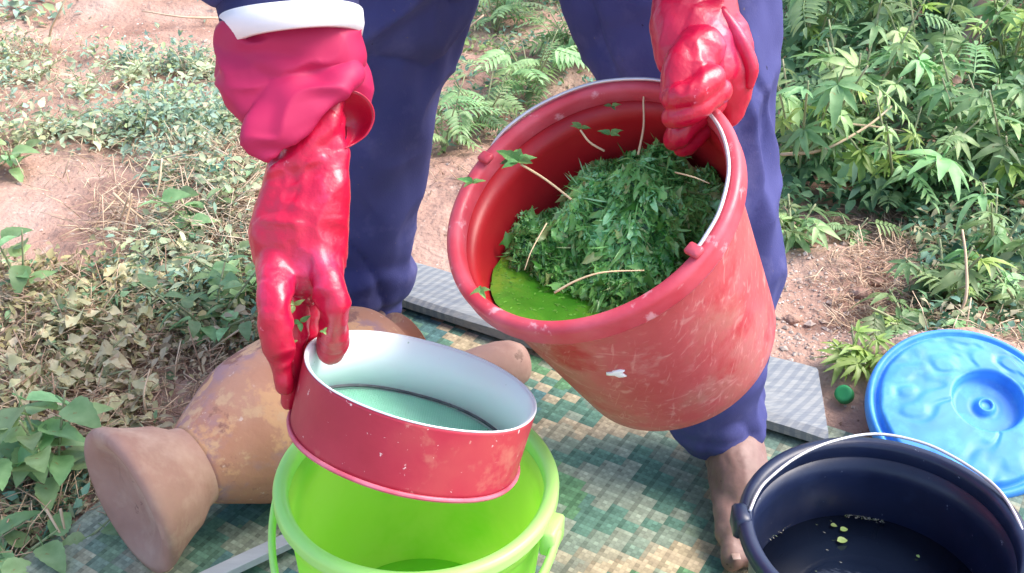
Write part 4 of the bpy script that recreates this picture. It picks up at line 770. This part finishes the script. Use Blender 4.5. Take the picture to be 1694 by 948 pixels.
for (x, y, h_, lab) in ((150, 640, .10, 'yellowed curled plant right of the tallest green weed'), (205, 560, .10, 'yellow crinkled plant in the middle of the dry patch'), (110, 560, .08, 'straw yellow plant left in the dry patch'), (215, 690, .06, 'pale yellow leaves just above the mortar foot'), (250, 490, .07, 'olive yellow plant at the top of the dry patch'), (60, 660, .08, 'withered plant between two green weeds on the left'), (310, 470, .06, 'small yellowing plant right of the olive one'), (185, 500, .07, 'cream coloured withered plant below the bare soil')):
    branchy('dry_plant', gpt(x, y), lab, 'dry plant', G2, 'dry', 5, h_, .08, 5, .85, drop=.3)
# between the legs
G3 = 'ferny plants behind the legs'
for (x, y, h_, n_, s_, lab) in ((735, 250, .16, 4, .9, 'yellow green feathery plant against the shaded trouser leg'), (800, 215, .12, 5, .8, 'spreading feathery plant between the legs'), (880, 165, .16, 6, 1.0, 'feathery plant behind the red bucket rim between the legs'), (950, 120, .16, 6, 1.0, 'feathery plant beside the left thigh'), (820, 60, .18, 5, 1.0, 'feathery plant high between the thighs'), (905, 20, .2, 5, 1.1, 'farthest feathery plant between the legs')):
    branchy('feathery_plant', gpt(x, y), lab, 'plant', G3, 'pinn', n_, h_, .08, 4, s_)
# right: palmate shrubs
G4 = 'shrubs with star-shaped leaves on the right'
sh = [(1320, 300, .30, 'star-leaved shrub touching the right trouser leg'), (1400, 260, .34, 'dense star-leaved shrub right of the trouser leg'), (1480, 330, .22, 'low star-leaved shrub in front of the soil litter'), (1340, 130, .38, 'tall star-leaved shrub at the top beside the leg'), (1440, 120, .38, 'tall star-leaved shrub in the upper right'), (1520, 200, .30, 'star-leaved shrub left of the tree trunk'), (1600, 290, .26, 'star-leaved shrub below the tree trunk'), (1670, 330, .26, 'star-leaved shrub at the right picture edge'), (1660, 160, .34, 'star-leaved shrub right of the tree trunk'), (1560, 60, .38, 'star-leaved shrub behind the tree trunk'), (1640, 440, .16, 'low star-leaved shrub above the blue lid'), (1560, 500, .12, 'small star-leaved plant left above the blue lid'), (1690, 520, .10, 'small star-leaved plant at the edge right of the lid'), (1310, 395, .09, 'small star-leaved plant at the foot of the shrubs by the leg'), (1500, 545, .06, 'tiny star-leaved seedling on the soil above the lid'), (1400, 20, .4, 'farthest star-leaved shrub in the upper right'), (1730, 60, .4, 'star-leaved shrub in the upper right corner')]
for (x, y, h_, lab) in sh:
    branchy('shrub', gpt(x, y), lab, 'shrub', G4, 'palm', 7 if h_ > .2 else 5, h_, .13 if h_ > .2 else .08, 6 if h_ > .2 else 4, 1.1 if h_ > .2 else .8, stemr=.004)
branchy('seedling', gpt(1412, 628), 'yellow green palm-like seedling beside the plank end', 'seedling', None, 'palmy', 5, .05, .06, 3, .85)
branchy('seedling', gpt(1410, 390), 'small yellow green sprout in the straw litter', 'seedling', None, 'palm', 3, .05, .03, 3, .6)
# tree trunk
tb = at(1556, 200, 2.75); tp = at(1640, -30, 2.95); tree = empty('tree', tuple(gpt(1556, 205)), 'slender pinkish brown tree trunk leaning right among the shrubs', 'tree')
b0 = gpt(1550, 215); T_ = [row(b0 - A(0, 0, .02), .030), row(tb * .5 + b0 * .5 + A(.0, 0, .05), .024), row(at(1585, 110, 2.8), .024), row(at(1625, 20, 2.9), .026), row(at(1650, -90, 3.0), .025), row(at(1700, -420, 3.3), .02)]
MB().add(*chain(T_, seg=16, n=8)).build('trunk', M['bark'], tree)
MB().add(*chain([row(at(1588, 105, 2.8), .012), row(at(1572, 160, 2.72), .010), row(at(1590, 215, 2.68), .008)], seg=8)).build('branch', M['bark'], tree)
crn = MB(); top = at(1700, -420, 3.3)
for k in range(900):
    p = top + rng.normal(0, 1, 3) * A(.45, .45, .2) + A(0, 0, .15); v, f = blade(.10, .03, 4, .3, .3); crn.add(v @ roty(rng.uniform(-.5, .5)).T @ rotz(rng.uniform(0, 6.3)).T + p, f, (rng.uniform(.7, 1.1),) * 3)
tag(crn.build('crown', M['leaf'], tree), kind='stuff')

# dry stems one can follow, each a thing: photo pixels with a height over the soil
def dstem(pts, r, label, m='straw', c_=(1.15, 1.05, .95)):
    v, f = tube([atz(x, y, gh(*atz(x, y, h)[:2]) + h) for x, y, h in pts], np.linspace(r, r * .55, len(pts)), 6, 5); mb = MB(); mb.add(v, f, c_); return tag(mb.build('twig', M[m]), label, 'twig')
dstem([(82, 82, .0), (84, 50, .06), (98, 20, .12), (112, -8, .17)], .0045, 'tall pale dry stem rising at the upper left edge')
dstem([(188, 402, .0), (200, 360, .05), (213, 325, .10)], .0032, 'leftmost of three crossing pale stems beside the bare soil patch')
dstem([(198, 405, .0), (214, 345, .06), (218, 320, .09)], .0028, 'upright middle stem of the crossing pale stems by bare soil')
dstem([(187, 320, .07), (215, 345, .05), (262, 382, .0)], .0035, 'slanting pale stem crossing two upright ones near bare soil')
dstem([(246, 362, .0), (262, 310, .07), (268, 262, .12)], .0032, 'long pale stem right of the crossing stems, leaning upward')
dstem([(285, 345, .0), (300, 375, .02), (312, 402, .03)], .0026, 'short pale stem left of the bluish weed near the magenta cuff')
dstem([(76, 842, .06), (98, 880, .03), (112, 905, .0)], .0022, 'left one of two thin pale stems at the mat corner')
dstem([(100, 842, .06), (106, 872, .03), (114, 905, .0)], .0022, 'right one of two thin pale stems at the mat corner')
dstem([(335, 590, .0), (375, 560, .05), (420, 530, .09)], .0025, 'pale stem slanting up behind the mortar toward the gloved hand')
dstem([(245, 700, .0), (238, 655, .05), (248, 610, .08)], .0022, 'thin curved stem above the waist of the mortar')
dstem([(1292, 256, .10), (1360, 248, .14), (1430, 212, .17), (1475, 176, .2)], .0042, 'long pale branch lying across the shrubs beside the trouser leg')
dstem([(1400, 205, .15), (1450, 210, .14), (1500, 218, .12)], .003, 'short pale branch forking from the long one in the shrubs')
dstem([(1560, 545, .0), (1596, 500, .06), (1598, 430, .12), (1592, 380, .16)], .0035, 'bent bare stem rising behind the blue lid')
dstem([(1690, 530, .01), (1640, 535, .015), (1610, 525, .02)], .003, 'pale stem lying on the soil right behind the blue lid')
dstem([(700, 112, .02), (745, 72, .07), (800, 25, .14)], .004, 'pale dry stem leaning between the trouser legs')
dstem([(365, 30, .02), (300, 28, .03), (235, 18, .03)], .004, 'long pale stem lying flat left of the white sleeve band')
# ground cover, litter and straw: nobody could count it
def poly(px, py, reg):
    ins = False; j = len(reg) - 1
    for i in range(len(reg)):
        if (reg[i][1] > py) != (reg[j][1] > py) and px < (reg[j][0] - reg[i][0]) * (py - reg[i][1]) / (reg[j][1] - reg[i][1]) + reg[i][0]: ins = not ins
        j = i
    return ins
def on_mat(p): d = p - MA; u = d @ U_; v = d @ V_; return -.01 < u < 1.31 and -.01 < v < 1.4
BL = [blade(1, w_, 3, dr_, .35, .85, curl=.3, rnd=q) for w_, dr_, q in ((.35, .3, 0), (.5, .1, 2), (.28, .6, 4), (.6, .3, 1))]; ST = [chain([[0, 0, 0, .012], [.5, 0, b_, .011], [1, 0, c_, .008]], seg=4, n=1, round_ends=False) for b_, c_ in ((.08, 0), (.02, .05), (.15, .1))]
def scatter(mb, reg, count, kind, cols, size, hgt, clump=3.0, thr=-.3, flat=.5, seed=0):
    xs = [q[0] for q in reg]; ys = [q[1] for q in reg]; n_ = 0; tries = 0
    P0, P1 = [], []
    pts = np.array([atz(x, y, 0) for x, y in reg]); lo, hi = pts.min(0), pts.max(0); N_ = count * 6
    C_ = np.column_stack([rng.uniform(lo[0], hi[0], N_), rng.uniform(lo[1], hi[1], N_), np.zeros(N_)]); reg3 = [(q[0], q[1]) for q in pts]
    cl = vn(C_, clump, seed) + .4 * vn(C_, clump * 3, seed + 1) + .25 * rng.normal(0, 1, N_); C_ = C_[cl > thr]; hgts = ground_h(C_[:, 0], C_[:, 1]); hv = vn(C_, clump * 1.7, seed + 4)
    tone = np.clip(.5 + .5 * vn(C_, 4.5, seed + 9) + rng.normal(0, .18, len(C_)), 0, .999)
    for i in range(len(C_)):
        p = C_[i]
        if n_ >= count: break
        if not poly(p[0], p[1], reg3) or on_mat(p): continue
        n_ += 1; s = rng.uniform(*size); c_ = np.array(cols[int(tone[i] * len(cols))]) * rng.uniform(.75, 1.2)
        if kind == 'leaf':
            v, f = BL[rng.integers(len(BL))]; h_ = hgts[i] + abs(rng.normal(0, 1)) * hgt * (.55 + .5 * max(0, hv[i])); v = v * s @ rotx(rng.normal(0, .5)).T @ roty(rng.normal(-.15, flat)).T @ rotz(rng.uniform(0, 6.3)).T + A(p[0], p[1], h_ + .003)
        else:
            v, f = ST[rng.integers(len(ST))]; th_ = .0011 / (.011 * s) * rng.uniform(.6, 1.4); v = v * s * A(1, th_, th_) if False else np.column_stack([v[:, 0] * s, v[:, 1] * s * th_, v[:, 2] * s * 1.0]); el = abs(rng.normal(0, flat)); v = v @ roty(-el).T @ rotz(rng.uniform(0, 6.3)).T + A(p[0], p[1], hgts[i] + rng.uniform(.001, hgt))
        mb.add(v, f, c_)
pale = [(.50, .54, .30), (.58, .56, .38), (.42, .54, .36), (.38, .55, .44), (.30, .46, .34), (.48, .60, .30), (.60, .54, .40)]
mid = [(.26, .42, .22), (.17, .33, .18), (.38, .44, .24), (.20, .38, .28), (.50, .46, .30)]
deep = [(.05, .13, .06), (.14, .28, .13), (.22, .40, .20), (.30, .48, .28), (.10, .20, .11)]
dryc = [(.55, .46, .30), (.62, .52, .36), (.46, .36, .24), (.50, .44, .22), (.36, .36, .18)]
cv = MB()
scatter(cv, [(-60, 70), (120, 85), (330, 95), (440, 130), (500, 240), (470, 330), (300, 300), (150, 250), (-60, 260)], 8500, 'leaf', pale, (.008, .026), .06, 4.2, .05, seed=1)
scatter(cv, [(230, 300), (500, 280), (520, 560), (430, 600), (300, 560), (150, 470), (260, 420)], 4200, 'leaf', mid + pale, (.008, .026), .04, 5, .0, seed=5)
scatter(cv, [(-80, 430), (180, 430), (440, 560), (300, 740), (170, 740), (-80, 760)], 5500, 'leaf', dryc + mid[:2], (.009, .026), .03, 4, -.35, seed=8)
scatter(cv, [(-80, 760), (170, 740), (220, 860), (60, 990), (-80, 990)], 900, 'leaf', mid, (.01, .025), .015, 5, .1, seed=11)
scatter(cv, [(660, -30), (1010, -30), (1010, 190), (720, 260), (690, 240)], 2600, 'leaf', mid + [(.3, .46, .16)], (.012, .03), .04, 4, -.1, seed=14)
scatter(cv, [(1230, -30), (1760, -30), (1760, 350), (1560, 380), (1290, 330)], 8000, 'leaf', deep, (.018, .05), .10, 3, -.6, seed=17)
scatter(cv, [(1500, 360), (1760, 340), (1760, 620), (1520, 590)], 2200, 'leaf', mid + deep, (.012, .035), .04, 4, -.2, seed=20)
scatter(cv, [(-500, -110), (1300, -110), (1300, -20), (-400, 60)], 2500, 'leaf', pale, (.02, .05), .05, 2, .35, seed=23)
tag(cv.build('ground_cover', M['cover']), 'low mass of pale green weeds covering the soil', kind='stuff')
st = MB()
scatter(st, [(150, 330), (430, 260), (460, 460), (300, 470), (120, 400)], 1000, 'straw', [(1, 1, 1), (.9, .8, .75), (1.1, 1, .9)], (.03, .12), .02, 4, -.2, .35, 31)
scatter(st, [(-80, 60), (440, 90), (440, 330), (-80, 300)], 900, 'straw', [(1, 1, .95), (1.05, 1, .9)], (.02, .08), .03, 4, -.4, .5, 33)
scatter(st, [(-80, 440), (440, 480), (330, 700), (160, 900), (-80, 990)], 1500, 'straw', [(1, .95, .9), (.8, .65, .6), (1.1, 1, .9)], (.02, .09), .02, 4, -.5, .4, 35)
scatter(st, [(1270, 340), (1600, 340), (1560, 560), (1400, 560), (1280, 480)], 1600, 'straw', [(1.05, .95, .9), (.85, .7, .65), (1.15, 1.05, 1)], (.012, .06), .01, 5, -.15, .25, 37)
scatter(st, [(680, 150), (1000, 150), (900, 330), (680, 330)], 600, 'straw', [(.95, .85, .8), (.7, .55, .5)], (.015, .06), .01, 5, 0, .25, 39)
scatter(st, [(1480, 500), (1760, 420), (1760, 760), (1500, 640)], 300, 'straw', [(1, .95, .9)], (.02, .07), .01, 5, -.2, .3, 41)
tag(st.build('straw_litter', M['straw']), 'dry straw and stalk litter scattered on the soil', kind='stuff')
gv = MB(); oct_v = np.array([(1, 0, 0), (-1, 0, 0), (0, 1, 0), (0, -1, 0), (0, 0, 1), (0, 0, -1)], float); oct_f = [(0, 2, 4), (2, 1, 4), (1, 3, 4), (3, 0, 4), (2, 0, 5), (1, 2, 5), (3, 1, 5), (0, 3, 5)]
for k in range(5200):
    if k < 1500: p = atz(rng.uniform(1270, 1540), rng.uniform(400, 600), 0)
    else: p = A(rng.uniform(-1.5, 1.6), rng.uniform(1.1, 3.4), 0)
    if on_mat(p): continue
    s = min(.012, .0016 + rng.exponential(.0014)); v = oct_v * s * rng.uniform(.6, 1.2, (6, 1)) @ rotz(rng.uniform(0, 6)).T * A(1, 1, .6) + A(p[0], p[1], gh(p[0], p[1]) + s * .2); gv.add(v, oct_f, (rng.uniform(.6, 1.35),) * 3)
tag(gv.build('gravel', M['stone'], smooth=False), 'small pale stones and crumbs on the soil', kind='stuff')
# a few soil clods, each a thing
for (x, y, s, lab) in ((1310, 525, .022, 'rounded brown clod right of the red bucket'), (1420, 490, .026, 'pinkish flat clod in the straw litter'), (1375, 345, .035, 'pale clod at the foot of the star-leaved shrubs'), (1450, 470, .018, 'small clod beside the pinkish flat one')):
    p = gpt(x, y); me_ = melt('soil_clod', [chain([row(p - A(s * .8, 0, 0), s * .5), row(p + A(0, 0, s * .1), s * .8), row(p + A(s * .7, s * .2, 0), s * .5)], flat=.6, seg=12)], s * .12, 2, lambda V: s * .12 * fbm(V, 60, 3, 3), M['soil']); tag(me_, lab, 'clod')
print('leaf objects', LEAFOBJ, 'objects', len(bpy.data.objects))
